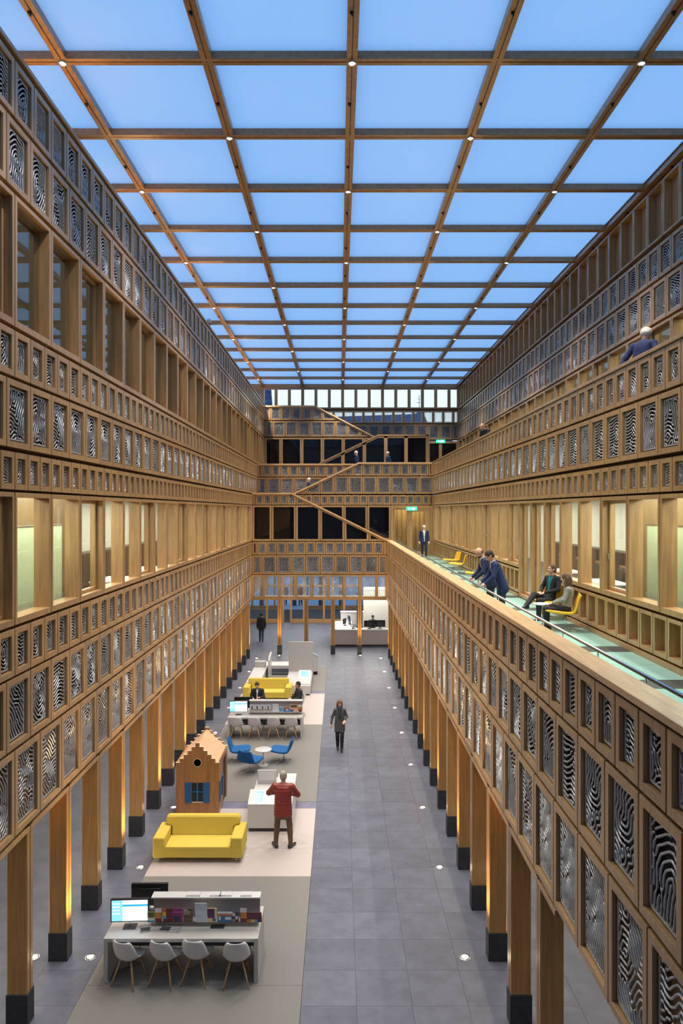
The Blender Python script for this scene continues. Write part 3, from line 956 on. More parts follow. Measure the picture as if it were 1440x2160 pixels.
    band(w, 'B', YB7, 'T1', -2.0, XT, 'GL', anchor=4.34)
    band(w, 'B', YB7, 'T2', -0.3, XT, 'G', anchor=6.0, size='wide_')
    MB().box(XL-2.6, YB7-.01, 13.8, -2.0, YB7+.15, 14.72).build('plain_panel', WOOD, w)
    MB().box(XT-0.03, YB7-0.03, Z_L3, XT+0.35, YB7+0.35, 16.4).build('corner_filler', WOOD, w)  # filler added to stop light leaking through the corner gap
    d = empty('door_2', (5.75, YB7, Z_L3))
    tag(d, 'dark glazed double exit door below the upper green exit sign', 'door', kind='structure')
    W = XT-5.75; H = 12.66-Z_L3
    ring(MB(), 0, 0, W, H, 0.16, -0.02, 0.14).build('door_frame', WOOD, d)
    MB().box(W*.47-.1, 0, 0, W*.47+.1, 0.12, H-.1).build('mullion', WOOD, d)
    MB().box(0.15, 0.05, 0.1, W*.47-.1, 0.06, H-0.15).build('pane', GLASS_DARK, d)
    MB().box(W*.47+.1, 0.05, 0.1, W-.15, 0.06, H-0.15).build('pane', GLASS_DARK, d)
    # ---- stair flights (mostly hidden behind their parapets)
    def flight(x0, z0, x1, z1, y0, y1, label):
        nst = max(3, int(abs(z1-z0)/0.175))
        e = empty('stair_flight', (x0, y0, z0)); tag(e, label, 'stairs')
        run = (x1-x0)/nst; rise = (z1-z0)/nst
        me = MB().box(min(0, run), 0, rise-0.20, max(0, run), y1-y0, rise).mesh('step', WOOD_LIGHT)
        for k in range(nst): link('step', me, e, (run*k, 0, rise*k))
    flight(2.3, Z_L2, -2.62, 7.70, YB1+0.31, YB2-0.06, 'lowest oak stair flight behind the sloping back parapet')
    flight(-2.59, 7.70, 1.10, Z_L3, YB2+0.31, YB3-0.06, 'second oak stair flight rising to the landing')
    pl = MB().box(XL, YB1+0.31, 7.50, -2.62, YB3-.06, 7.70).build('floor_half_landing', WOOD_LIGHT)
    tag(pl, 'oak half landing between the two lower stair flights', 'floor', kind='structure')
build_back()

def exit_sign(c, lab):
    o = empty('exit_sign', c)
    tag(o, lab, 'sign')
    MB().bbox(-0.30, -0.03, -0.10, 0.30, 0.03, 0.10, b=0.006).build('sign_box', EXITG, o)
    mb = MB()
    # running figure, arrow and door symbol as raised white shapes
    y0, y1 = -0.036, -0.03
    mb.box(0.06, y0, -0.065, 0.17, y1, 0.065)                                # doorway
    mb.box(-0.02, y0, 0.035, 0.015, y1, 0.07)                                # head
    mb.prism([(-0.05, 0.03), (0.02, 0.03), (0.04, -0.01), (0.0, -0.02)], 'y', y0, y1)
    mb.prism([(0.0, -0.02), (0.03, -0.015), (0.05, -0.06), (0.03, -0.065)], 'y', y0, y1)
    mb.prism([(-0.01, -0.02), (0.015, -0.02), (-0.05, -0.055), (-0.06, -0.04)], 'y', y0, y1)
    mb.prism([(-0.22, 0.0), (-0.14, 0.05), (-0.14, 0.018), (-0.08, 0.018), (-0.08, -0.018), (-0.14, -0.018), (-0.14, -0.05)], 'y', y0, y1)
    mb.build('sign_symbol', EXITW, o)
EXITG = plain('exit_green', (0.02, 0.42, 0.20), 0.4, emit=(0.03, 0.75, 0.38), estr=1.4)
EXITW = plain('exit_white', (0.8, 0.9, 0.85), 0.4, emit=(0.75, 1.0, 0.85), estr=1.6)
s = px(868, 1073, YB2-0.04); exit_sign((s.x, YB2-0.04, s.z), 'green emergency exit sign over the first-floor gallery door')
s = px(929, 931, YB7-0.05); exit_sign((s.x, YB7-0.05, s.z), 'green emergency exit sign over the top-floor door')

# ------------------------------------------------------------------ rooms behind the windows and outer shell
def build_shell():
    def room(nm, lab, mb, mats):
        o = mb.build(nm, mats); tag(o, lab, 'wall', kind='structure'); return o
    def one(nm, lab, cat, mat, *bx):
        o = MB().box(*bx).build(nm, mat); tag(o, lab, cat, kind='structure')
    xl = XL-0.42
    one('ceiling_left_aisle', 'pale ceiling over the left ground-floor aisle', 'ceiling', PLASTER, -9.6, -3, 3.42, xl, 49, 3.67)
    one('ceiling_left_offices', 'pale ceiling of the first-floor left offices', 'ceiling', PLASTER, -9.6, -3, 8.55, xl, 49, 8.8)
    one('ceiling_left_upper_offices', 'pale ceiling of the upper left offices', 'ceiling', PLASTER, -9.6, -3, 12.95, xl, 49, 13.2)
    one('floor_left_offices', 'dark floor of the first-floor left offices', 'floor', DARKGREY, -9.6, -3, 5.25, xl, 49, 5.4)
    one('floor_left_upper_offices', 'dark floor of the upper left offices', 'floor', DARKGREY, -9.6, -3, 9.6, xl, 49, 9.75)
    one('wall_left_outer', 'pale outer wall behind the left aisle and offices', 'wall', PLASTER, -9.75, -3, -0.3, -9.6, 55, 17.2)
    one('wall_left_partition', 'oak partition behind the two nearest left windows', 'wall', ROOMWOOD, xl-1.35, 9.0, 5.4, xl-1.25, 17.2, 8.5)
    one('wall_left_office_end', 'pale end wall of the left offices', 'wall', PLASTER, -9.6, 49, 3.4, XL-.4, 49.2, 16.4)
    xr = XM+0.3
    one('ceiling_right_aisle', 'pale ceiling over the right ground-floor aisle', 'ceiling', PLASTER, XR+.33, -3, 3.42, 12, 44, 3.65)
    one('ceiling_right_offices', 'pale ceiling of the first-floor right offices', 'ceiling', PLASTER, xr, -3, 8.55, 12, 49, 8.8)
    one('ceiling_right_upper_offices', 'pale ceiling of the upper right offices', 'ceiling', PLASTER, XT+0.3, -3, 12.95, 13.9, 49, 13.2)
    one('floor_right_offices', 'dark floor of the first-floor right offices', 'floor', DARKGREY, xr, -3, 5.25, 12, 49, Z_L2-.01)
    one('floor_right_upper_offices', 'dark floor of the upper right offices', 'floor', DARKGREY, XT+0.2, -3, 9.6, 13.9, 49, Z_L3-.01)
    one('wall_right_office_back', 'pale back wall of the first-floor right offices', 'wall', PLASTER, 10.2, -3, Z_L2, 10.35, 49, 8.55)
    one('wall_right_upper_back', 'oak back wall of the upper right offices', 'wall', ROOMWOOD, 13.0, -3, Z_L3, 13.15, 49, 12.95)
    one('wall_right_outer', 'pale outer wall of the right ground-floor aisle', 'wall', PLASTER, 12, -3, -0.3, 12.15, 55, 5.25)
    one('wall_right_outer_upper', 'pale outer wall of the right upper floors', 'wall', PLASTER, 13.9, -3, 5, 14.05, 55, 17.2)
    one('wall_right_partition', 'oak partition behind the two nearest right windows', 'wall', ROOMWOOD, XM+1.61, 9, Z_L2, XM+1.71, 16.9, 8.5)
    mb = MB().box(-9.75, -3.2, -0.3, 14.05, -3, 17.2)
    room('wall_front', 'plain end wall behind the viewer', mb, [PLASTER])
    mb = MB()
    mb.box(-9.75, -3.2, 16.9, JX[0]+0.02, 49.2, 17.1); mb.box(XT+0.35, -3.2, 16.5, 14.05, 49.2, 16.7)
    mb.box(-9.75, YB7+0.2, 16.4, 14.05, 49.2, 16.7)
    o = mb.build('ceiling_roof_edge', ROOF); tag(o, 'flat roof strips beside the luminous ceiling', 'roof', kind='structure')
    mb = MB().box(JX[0]-0.1, -3.2, 14.8, JX[0]+0.02, 49.2, 16.9)
    mb.box(JX[0], -3.2, 14.70, XL-0.40, 49.2, 14.80)
    room('wall_left_attic', 'low attic wall set back above the left wall', mb, [WOOD])
    # ceiling over the ground floor behind the back columns, and over the aisles
    mb = MB().box(-9.6, YB1+0.3, 4.6, 12, 52, 4.8)
    o = mb.build('ceiling_entrance', PLASTER); tag(o, 'white ceiling of the entrance lobby behind the back columns', 'ceiling', kind='structure')
    # office furniture glimpsed through the windows
    def cab(x, y, z, w, d, h, mat, nm, lab):
        o = empty(nm, (x, y, z)); tag(o, lab, 'cabinet')
        MB().bbox(0, 0, 0, w, d, h, b=0.01).build('body', mat, o)
        for k in range(int(d/0.8)): MB().box(w if x < 0 else -0.02, 0.02+k*0.8, 0.04, w+0.02 if x < 0 else 0, 0.78+k*0.8, h-0.04).build('door', mat, o)
    DKW = plain('dark_walnut', (0.05, 0.028, 0.02), 0.45)
    cab(-8.9, 22.0, 5.41, 0.45, 12.0, 1.15, DKW, 'low_cabinet', 'dark walnut cabinet behind the left office windows')
    cab(9.6, 21.0, Z_L2, 0.45, 12.0, 1.15, DKW, 'low_cabinet', 'dark walnut cabinet behind the right gallery windows')
    def desk(x, y, z, lab):
        o = empty('office_desk', (x, y, z)); tag(o, lab, 'desk')
        MB().bbox(-0.4, -0.8, 0.70, 0.4, 0.8, 0.74, b=0.008).build('desk_top', WHITE, o)
        for (sx, sy) in ((-.36, -.74), (.36, -.74), (-.36, .74), (.36, .74)):
            MB().box(sx-.025, sy-.025, 0, sx+.025, sy+.025, 0.70).build('leg', STEEL, o)
    desk(-6.1, 19.4, 5.401, 'white office desk behind the third left window')
    desk(-6.1, 23.0, 5.401, 'white office desk behind the fifth left window')
    desk(6.9, 18.6, Z_L2, 'white office desk behind the second right gallery window')
    desk(6.9, 22.0, Z_L2, 'white office desk beside the gallery door')
    def screen(x, y0, y1, z0, z1, lab):
        o = empty('frosted_screen', (x, (y0+y1)/2, z0)); tag(o, lab, 'screen')
        h = z1-z0; w = (y1-y0)/2
        MB().quad((0, -w, 0), (0, w, 0), (0, w, h), (0, -w, h)).build('panel', PALEGREEN, o)
        ring(MB(), -w, 0, w, h, 0.02, -0.01, 0.01, b=0.001).build('edge_profile', STEEL, o, rot=(0, 0, PI/2))
        mb = MB(); sx = 0.03 if x < 0 else -0.03
        for k in range(26): mb.box(sx-0.004, -w+.02, 0.05+k*0.035, sx+0.004, w-.02, 0.062+k*0.035)
        tag(mb.build('blind_slats', WHITE, o), kind='stuff')
    screen(XL-0.75, 12.2, 13.85, 5.405, 7.72, 'pale green frosted screen with blind in the nearest left window')
    screen(XL-0.75, 13.92, 14.42, 5.405, 7.72, 'narrow pale green screen in the second left window')
    screen(XM+0.85, 12.2, 13.85, Z_L2, 7.72, 'pale green frosted screen in the nearest right window')
    screen(XM+0.85, 13.9, 14.5, Z_L2, 7.72, 'narrow pale green screen in the second right window')
build_shell()

# ------------------------------------------------------------------ entrance, reception and what lies outside
def build_entrance():
    Y = 51.0
    w = empty('wall_entrance', (0, Y, 0))
    tag(w, 'oak framed glass entrance front behind the back columns', 'wall', kind='structure')
    xs = [-9.4, -7.9, -6.5, -5.13, -3.98, -3.42, -2.5, -1.08, -0.45, 0.35, 1.5]
    for i, x in enumerate(xs):
        MB().box(x-0.07, -0.06, 0, x+0.07, 0.10, 4.6).build('post', WOOD_COL, w)
    for i in range(len(xs)-1):
        a, b = xs[i]+0.07, xs[i+1]-0.07
        if i == 4: continue                                   # the open leaf
        MB().box(a, -0.05, 0.0, b, 0.09, 0.24).build('bottom_rail', WOOD_COL, w)
        MB().box(a, -0.05, 2.55, b, 0.09, 2.68).build('transom', WOOD_COL, w)
        MB().box(a, 0.015, 0.24, b, 0.025, 2.55).build('pane', GLASS, w)
        MB().box(a, 0.015, 2.68, b, 0.025, 4.6).build('pane', GLASS, w)
    MB().box(xs[4]+0.07, -0.05, 2.55, xs[5]-0.07, 0.09, 2.68).build('transom', WOOD_COL, w)
    Y = 57.8
    w2 = empty('wall_vestibule', (0, Y, 0))
    tag(w2, 'outer oak framed glass front of the entrance vestibule', 'wall', kind='structure')
    xs = [-11, -9.6, -8.2, -7.0, -6.1, -5.2, -4.55, -2.55, -1.2, 0.2, 1.6, 3.0]
    for i, x in enumerate(xs): MB().box(x-0.06, -0.06, 0, x+0.06, 0.06, 4.6).build('post', WOOD_COL, w2)
    for i in range(len(xs)-1):
        if i == 6: continue
        a, b = xs[i]+0.06, xs[i+1]-0.06
        MB().box(a, -0.05, 0, b, 0.05, 0.3).build('bottom_rail', WOOD_COL, w2)
        MB().box(a, -0.005, 0.3, b, 0.005, 4.6).build('pane', GLASS, w2)
    MB().box(-11, -0.08, 4.5, 3.0, 0.08, 4.8).build('head_beam', WOOD_COL, w2)
    mat = plain('entrance_mat', (0.07, 0.07, 0.085), 0.95, noise=0.2, nscale=60)
    o = MB().box(-11, 51.1, -0.05, 3, 57.7, 0.0).build('floor_vestibule', mat); tag(o, 'dark matting floor of the entrance vestibule', 'floor', kind='structure')
    o = MB().box(-11.2, 51.1, 4.8, 3.2, 58, 5.0).build('ceiling_vestibule', PLASTER); tag(o, 'ceiling of the entrance vestibule', 'ceiling', kind='structure')
    pav = plain('pale_paving', (0.42, 0.46, 0.56), 0.8, noise=0.12, nscale=2)
    o = MB().box(-60, 57.9, -0.12, 60, 220, -0.02).build('ground_square', pav); tag(o, 'pale paved square outside the entrance', 'ground', kind='structure')
    for i, x in enumerate((-6.5, -3.75, -1.55, 0.15)):
        column(x, 60.2, f'timber column on dark plinth outside the entrance, {ORD[i]} from the left')
    # reception
    d = empty('reception_desk', (-0.47, 42.1, 0)); tag(d, 'long white reception counter behind the back columns', 'counter')
    RW = plain('counter_front', (0.66, 0.60, 0.62), 0.35)
    HW = plain('gloss_white', (0.86, 0.86, 0.84), 0.25)
    MB().bbox(0, 0, 0.10, 4.4, 0.05, 0.93, b=0.008).build('front_panel', RW, d)
    MB().box(0.05, 0.05, 0.0, 4.35, 0.2, 0.10).build('base', DARKGREY, d)
    MB().bbox(-0.03, -0.03, 0.93, 4.43, 0.55, 0.985, b=0.008).build('counter_top', HW, d)
    MB().bbox(0, 0.55, 0.12, 0.06, 3.2, 0.93, b=0.006).build('side_panel', HW, d)
    MB().bbox(-0.03, 0.55, 0.93, 1.25, 3.25, 0.985, b=0.006).build('return_top', HW, d)
    b = empty('back_counter', (0.1, 47.2, 0)); tag(b, 'white back counter behind the reception desk', 'counter')
    MB().bbox(0, 0, 0, 2.2, 0.5, 1.25, b=0.01).build('body', HW, b)
    MB().bbox(-0.02, -0.03, 1.25, 2.22, 0.53, 1.30, b=0.008).build('top', HW, b)
    wl = MB().box(1.55, 45.6, 0, 6.0, 45.75, 3.1).box(1.53, 45.58, 2.9, 6.0, 45.6, 2.94)
    for k in range(4): wl.box(2.2+k*0.9, 45.59, 0.1, 2.22+k*0.9, 45.60, 2.85)
    wl = wl.build('wall_reception', PLASTER); tag(wl, 'white panelled wall behind the receptionist', 'wall', kind='structure')
    cb = empty('coat_cabinet', (1.15, 46.4, 0)); tag(cb, 'tall dark cabinet edge beside the white reception wall', 'cabinet')
    MB().bbox(0, 0, 0, 0.35, 0.5, 2.6, b=0.01).build('body', plain('maroon_dark', (0.03, 0.015, 0.03), 0.4), cb)
    MB().bbox(0.02, -0.02, 0.05, 0.33, 0.0, 2.55, b=0.005).build('door', BLACK, cb)
    def monitor(loc, rz, w, h, lab, screen=None):
        m = empty('monitor', loc, rz); tag(m, lab, 'monitor')
        MB().bbox(-w/2, -0.02, 0.10, w/2, 0.02, 0.10+h, b=0.006).build('housing', BLACK, m)
        MB().box(-0.03, -0.05, 0.012, 0.03, -0.02, 0.16).build('stand', BLACK, m)
        MB().bbox(-0.12, -0.12, 0, 0.12, 0.06, 0.014, b=0.004).build('foot', BLACK, m)
        MB().bbox(-w*0.28, -0.045, 0.13, w*0.28, -0.02, 0.10+h*0.8, b=0.01).build('rear_cover', DARKGREY, m)
        return m
    p = px(783, 1327, 42.4)
    monitor((1.78, 42.45, 0.985), 0.12, 0.62, 0.38, 'left dark monitor back in front of the receptionist')
    monitor((2.42, 42.45, 0.985), -0.05, 0.62, 0.40, 'right dark monitor back beside the receptionist')
    monitor((0.33, 43.6, 0.985), 1.2, 0.5, 0.32, 'monitor on an arm at the left of the reception counter')
    ph = empty('desk_phone', (0.85, 42.35, 0.985), 0.3); tag(ph, 'black desk telephone on the left part of the reception counter', 'telephone')
    MB().prism([(-.09, 0), (.09, 0), (.09, .06), (-.09, .02)], 'x', -.08, .08).build('body', BLACK, ph)
    MB().bbox(-.08, -.08, .05, -.03, .08, .08, b=.008).build('handset', BLACK, ph)
    pl = empty('small_plant', (0.72, 43.1, 0.985)); tag(pl, 'small green potted plant on the reception counter', 'plant')
    MB().lathe([(0.035, 0), (0.05, 0.09), (0.045, 0.09), (0.04, 0.07)], 12).build('pot', WHITE, pl)
    GR = plain('leaf_green', (0.10, 0.25, 0.05), 0.6)
    for k in range(7):
        a = k*0.9
        MB().add([(0, 0, .07), (.03*math.cos(a+.4), .03*math.sin(a+.4), .15), (.06*math.cos(a), .06*math.sin(a), .24), (.03*math.cos(a-.4), .03*math.sin(a-.4), .15)], [(0, 1, 2, 3)]).build('leaf', GR, pl)
    c = empty('office_chair', (0.92, 44.1, 0), -PI/2+0.2); tag(c, 'empty black office swivel chair behind the reception counter', 'chair')
    for k in range(5):
        a = k*2*PI/5
        MB().tube([(0, 0, .08), (.3*math.cos(a), .3*math.sin(a), .05)], .018).lathe([(.0, 0), (.03, .0), (.03, .05), (0, .05)], 8, (.3*math.cos(a), .3*math.sin(a), 0)).build('leg', BLACK, c)
    MB().tube([(0, 0, .08), (0, 0, .62)], .025).build('gas_lift', CHROME, c)
    MB().bbox(-.25, -.25, .60, .25, .25, .70, b=.03).build('seat', BLACK, c)
    MB().prism([(-.30, .72), (-.22, .72), (-.30, 1.5), (-.36, 1.5)], 'x', -.23, .23).build('backrest', BLACK, c)
    for s_ in (-1, 1): MB().tube([(s_*.26, -.15, .65), (s_*.28, -.1, .9), (s_*.28, .15, .9)], .02).build('armrest', BLACK, c)
    # skyline seen through the clerestory
    DB = plain('dusk_tower', (0.02, 0.05, 0.16), 0.8)
    t = empty('church_tower', (-14.9, 150, 0)); tag(t, 'dark blue church spire seen through the leftmost clerestory window', 'tower')
    MB().lathe([(2.1, 0), (2.0, 24), (1.2, 26)], 8).build('tower_shaft', DB, t)
    MB().lathe([(1.25, 26), (0.75, 33), (0.55, 40), (0.0, 52)], 8).build('spire', DB, t)
    r = empty('roof_silhouette', (9.5, 120, 0)); tag(r, 'dark blue house roof seen through the top glazed fingerprint panels', 'roof')
    MB().prism([(-11.5, 0), (9, 0), (9, 19.5), (4.9, 22.4), (4.0, 24.3), (2.8, 23.7), (-11.5, 23.2)], 'y', -3, 3).build('roof_body', DB, r)
    MB().tube([(3.9, 0, 22), (3.9, 0, 27.2)], 0.05).tube([(3.4, 0, 26.0), (4.4, 0, 26.0)], 0.035).tube([(3.6, 0, 26.5), (4.2, 0, 26.5)], 0.03).build('antenna', DB, r)
build_entrance()

# ------------------------------------------------------------------ tables, shelves, monitors, brochures
SCREEN_W = plain('screen_white', (0.8, 0.85, 0.9), 0.3, emit=(0.85, 0.95, 1.0), estr=1.15)
SCREEN_B = plain('screen_blue', (0.02, 0.25, 0.6), 0.3, emit=(0.02, 0.33, 0.80), estr=1.0)
SCREEN_L = plain('screen_light_blue', (0.1, 0.5, 0.8), 0.3, emit=(0.22, 0.60, 0.95), estr=0.9)
def col(name, c, r=0.5):
    return MATS.get(name) or plain(name, c, r)
def screen_layout(parent, w, h, y, k='screen'):
    """web-page like screen: blue side bar with white entries, white page with a blue title bar"""
    MB().box(-w/2, y-0.002, 0, w/2, y, h).build('screen', SCREEN_W, parent, (0, 0, 0))
    mb = MB().box(-w/2, y-0.004, 0, -w/2+w*0.30, y-0.002, h); mb.build('side_bar', SCREEN_L, parent)
    mb = MB().box(-w/2+w*0.30, y-0.004, h*0.70, w/2, y-0.002, h*0.80)
    mb.build('title_bar', SCREEN_B, parent)
    mb = MB()
    for i, z in enumerate((0.82, 0.66, 0.50, 0.34)):
        for q in range(2):
            mb.box(-w/2+w*(0.03+q*0.11), y-0.006, h*z, -w/2+w*(0.12+q*0.11), y-0.004, h*(z+0.05))
    mb.build('menu_text', SCREEN_W, parent)
    mb = MB()
    for z in (0.90, 0.58, 0.50, 0.42, 0.34, 0.26): mb.box(-w*0.17, y-0.004, h*z, w*(0.05+0.3*((z*37) % 1)), y-0.0021, h*(z+0.012))
    mb.build('page_text', SCREEN_L, parent)
def desk_monitor(loc, rz, lab, scr=True):
    m = empty('monitor', loc, rz); tag(m, lab, 'monitor')
    w, h = 0.66, 0.40
    MB().bbox(-w/2, -0.025, 0.10, w/2, 0.025, 0.10+h, b=0.008).build('housing', BLACK, m)
    MB().bbox(-0.2, 0.025, 0.18, 0.2, 0.05, 0.10+h*0.8, b=0.012).build('rear_cover', BLACK, m)
    MB().box(-0.02, 0.0, 0.0, 0.02, 0.03, 0.11).build('stand', STEEL, m)
    MB().bbox(-0.11, -0.08, 0.0, 0.11, 0.10, 0.012, b=0.004).build('foot', DARKGREY, m)
    if scr:
        s = empty('display', (0, 0, 0.10+0.022), 0, m)
        screen_layout(s, w-0.045, h-0.045, -0.026)
    return m
def brochure(loc, w, h, parts, lab, tilt=0.15):
    o = empty('brochure', loc); tag(o, lab, 'brochure')
    b = MB().box(-w/2, 0, 0, w/2, 0.006, h).build('cover', parts[0], o)
    b.rotation_euler = (-tilt, 0, 0)
    for (x0, x1, z0, z1, m, nm) in parts[1]:
        p = MB().box(-w/2+w*x0, -0.0015, h*z0, -w/2+w*x1, 0.0, h*z1).build(nm, m, b)
    return o
C = dict(maroon=(0.14, 0.006, 0.02), orange=(0.65, 0.22, 0.02), cyan=(0.08, 0.35, 0.6), white=(0.8, 0.8, 0.8), magenta=(0.24, 0.01, 0.16),
         brown=(0.13, 0.08, 0.045), cream=(0.82, 0.66, 0.35), purple=(0.12, 0.02, 0.13), blue=(0.03, 0.16, 0.42), rust=(0.55, 0.16, 0.04),
         green=(0.22, 0.35, 0.06), yellow=(0.8, 0.55, 0.04), grey=(0.5, 0.52, 0.58), pink=(0.6, 0.1, 0.35), dark=(0.03, 0.03, 0.05), pale=(0.68, 0.72, 0.85),
         peach=(0.75, 0.42, 0.3))
P = {k: plain('print_'+k, v, 0.45) for k, v in C.items()}
def table_unit(ox, oy, which):
    """white double-sided information table with shelf"""
    t = empty('info_table', (ox, oy, 0.009)); tag(t, f'long white {which} information table with slab legs', 'table')
    L, D, H = 2.61, 1.0, 0.75
    MB().bbox(0, 0, H-0.06, L, D, H, b=0.004).build('table_top', GREYWHITE, t)
    for x in (0, L-0.07): MB().bbox(x, 0.0, 0, x+0.07, D, H-0.06, b=0.004).build('leg', GREYWHITE, t)
    MB().box(0.07, 0.46, 0.35, L-0.07, 0.50, H-0.06).build('modesty_panel', DARKGREY, t)
    s = empty('leaflet_shelf', (ox, oy+0.5, H+.009)); tag(s, f'grey metal leaflet shelf standing on the {which} white table', 'shelf')
    PG = col('panel_grey', (0.36, 0.34, 0.34))
    MB().bbox(0.72, -0.012, 0.10, L-0.02, 0.012, 0.47, b=0.003).build('panel', PG, s)
    MB().bbox(0.70, -0.16, 0.095, L-0.01, 0.16, 0.11, b=0.003).build('ledge', GREYWHITE, s)
    MB().bbox(0.70, -0.10, 0.455, L-0.01, 0.10, 0.48, b=0.003).build('top_board', WHITE, s)
    for x in (0.80, 1.30, 2.40): MB().tube([(x, 0, 0), (x, 0, 0.10)], 0.014).build('post', STEEL, s)
    return t
table_unit(-3.98, 12.11, 'nearest')
table_unit(-3.895, 25.03, 'far')
desk_monitor((-3.63, 12.45, 0.76), 0.05, 'lit monitor facing forward on the nearest white table')
desk_monitor((-3.42, 12.96, 0.76), PI+0.02, 'black monitor turned away on the nearest white table')
desk_monitor((-3.56, 25.37, 0.76), 0.03, 'lit monitor facing forward on the far white table')
desk_monitor((-3.45, 25.86, 0.76), PI, 'dark monitor turned away on the far white table')
def brochures_near():
    y, z = 12.49, 0.871
    def X(zx): return (200+zx/2.77-715)*12.5/1512          # from the zoomed crop
    bs = [
        (338, 0.12, 0.20, P['green'], [(0, 1, .0, .18, P['cyan'], 'stripe'), (0, 1, .18, .42, P['white'], 'text_block'), (.1, .9, .5, .95, P['brown'], 'photo')], 'green brochure beside the lit monitor'),
        (381, 0.115, 0.27, P['maroon'], [(0, 1, .72, 1, P['white'], 'title_block'), (.05, .95, .28, .72, P['orange'], 'photo')], 'narrow maroon and orange leaflet with white top'),
        (435, 0.17, 0.27, P['maroon'], [(0, .35, .45, .75, P['yellow'], 'stripe'), (0, .35, .25, .45, P['cyan'], 'stripe'), (0, .35, .75, 1, P['rust'], 'stripe')], 'maroon brochure with yellow and blue side blocks'),
        (492, 0.17, 0.27, P['magenta'], [(.05, .95, .70, .78, P['pink'], 'title_bar'), (.1, .7, .02, .45, P['dark'], 'portrait')], 'magenta brochure with dark portrait'),
        (552, 0.165, 0.27, P['brown'], [(.08, .5, .85, .92, P['white'], 'text_line'), (.08, .8, .72, .77, P['white'], 'text_line'), (.08, .7, .58, .62, P['white'], 'text_line')], 'plain brown brochure with white title lines'),
        (629, 0.205, 0.37, P['pale'], [(.08, .35, .9, .95, P['grey'], 'text_line'), (.08, .8, .78, .80, P['grey'], 'text_line'), (.08, .75, .70, .72, P['grey'], 'text_line'), (.08, .8, .62, .64, P['grey'], 'text_line'), (.08, .6, .3, .32, P['grey'], 'text_line')], 'tall pale printed sheet in the middle of the shelf'),
        (693, 0.165, 0.27, P['cream'], [(.0, .75, .3, 1, P['purple'], 'photo'), (.5, .85, .08, .28, P['blue'], 'emblem')], 'cream brochure with purple photograph'),
        (767, 0.26, 0.20, P['blue'], [(0, 1, .82, 1, P['white'], 'stripe'), (0, 1, .62, .80, P['rust'], 'stripe'), (.5, .9, .25, .5, P['white'], 'address_label'), (.08, .2, .2, .55, P['white'], 'cross')], 'blue and orange landscape brochure'),
        (826, 0.11, 0.20, P['dark'], [(.1, .5, .6, .9, P['white'], 'letter'), (.5, .9, .3, .6, P['white'], 'letter'), (.1, .5, .05, .3, P['rust'], 'photo')], 'small black leaflet with white letters'),
        (874, 0.115, 0.27, P['maroon'], [(0, 1, .72, 1, P['white'], 'title_block'), (.05, .95, .28, .72, P['orange'], 'photo')], 'narrow maroon and orange leaflet at the right shelf end'),
        (935, 0.26, 0.19, P['maroon'], [(0, .3, 0, .3, P['rust'], 'stripe'), (.3, .5, 0, .3, P['yellow'], 'stripe'), (.5, .7, 0, .3, P['cyan'], 'stripe'), (.2, .8, .45, .6, P['purple'], 'text_line')], 'landscape maroon brochure at the right shelf end'),
    ]
    for (zx, w, h, c, parts, lab) in bs: brochure((X(zx), y-0.09, z), w, h, (c, parts), lab+' on the nearest table', -0.18)
    # newspapers and keyboard on the table top
    NP = plain('newsprint', (0.35, 0.35, 0.36), 0.8, noise=0.5, nscale=25)
    for i, (zx, yy, r, lab) in enumerate(((330, 12.42, 0.25, 'folded newspaper half hidden by the lit monitor'), (450, 12.42, -0.1, 'open newspaper under the leaflet shelf'))):
        o = empty('newspaper', (X(zx), yy, 0.760), r); tag(o, lab+' on the nearest table', 'newspaper')
        MB().bbox(-.18, -.12, 0, .18, .12, .008, b=.003).build('folded_sheets', NP, o)
        MB().box(-.16, -.10, .008, .0, .02, .0095).build('headline_photo', DARKGREY, o)
    o = empty('card_tray', (X(720), 12.45, 0.760)); tag(o, 'small dark card tray on the nearest table', 'tray')
    MB().bbox(-.12, -.05, 0, .12, .05, .02, b=.004).build('tray', DARKGREY, o)
    MB().box(-.11, -.04, .02, .11, .04, .022).build('slot', BLACK, o)
    for k, (zx, w) in enumerate(((570, .25), (700, .2), (760, .22), (880, .2))):
        o = empty('paper_stack', (X(zx), 12.61, 0.759+0.48)); tag(o, f'white paper stack on top of the near leaflet shelf, {ORD[k]} from the left', 'papers')
        MB().box(-w/2, -.07, 0, w/2, .07, .012).box(-w/2+.01, -.06, .012, w/2-.01, .065, .02).build('sheets', WHITE, o)
brochures_near()
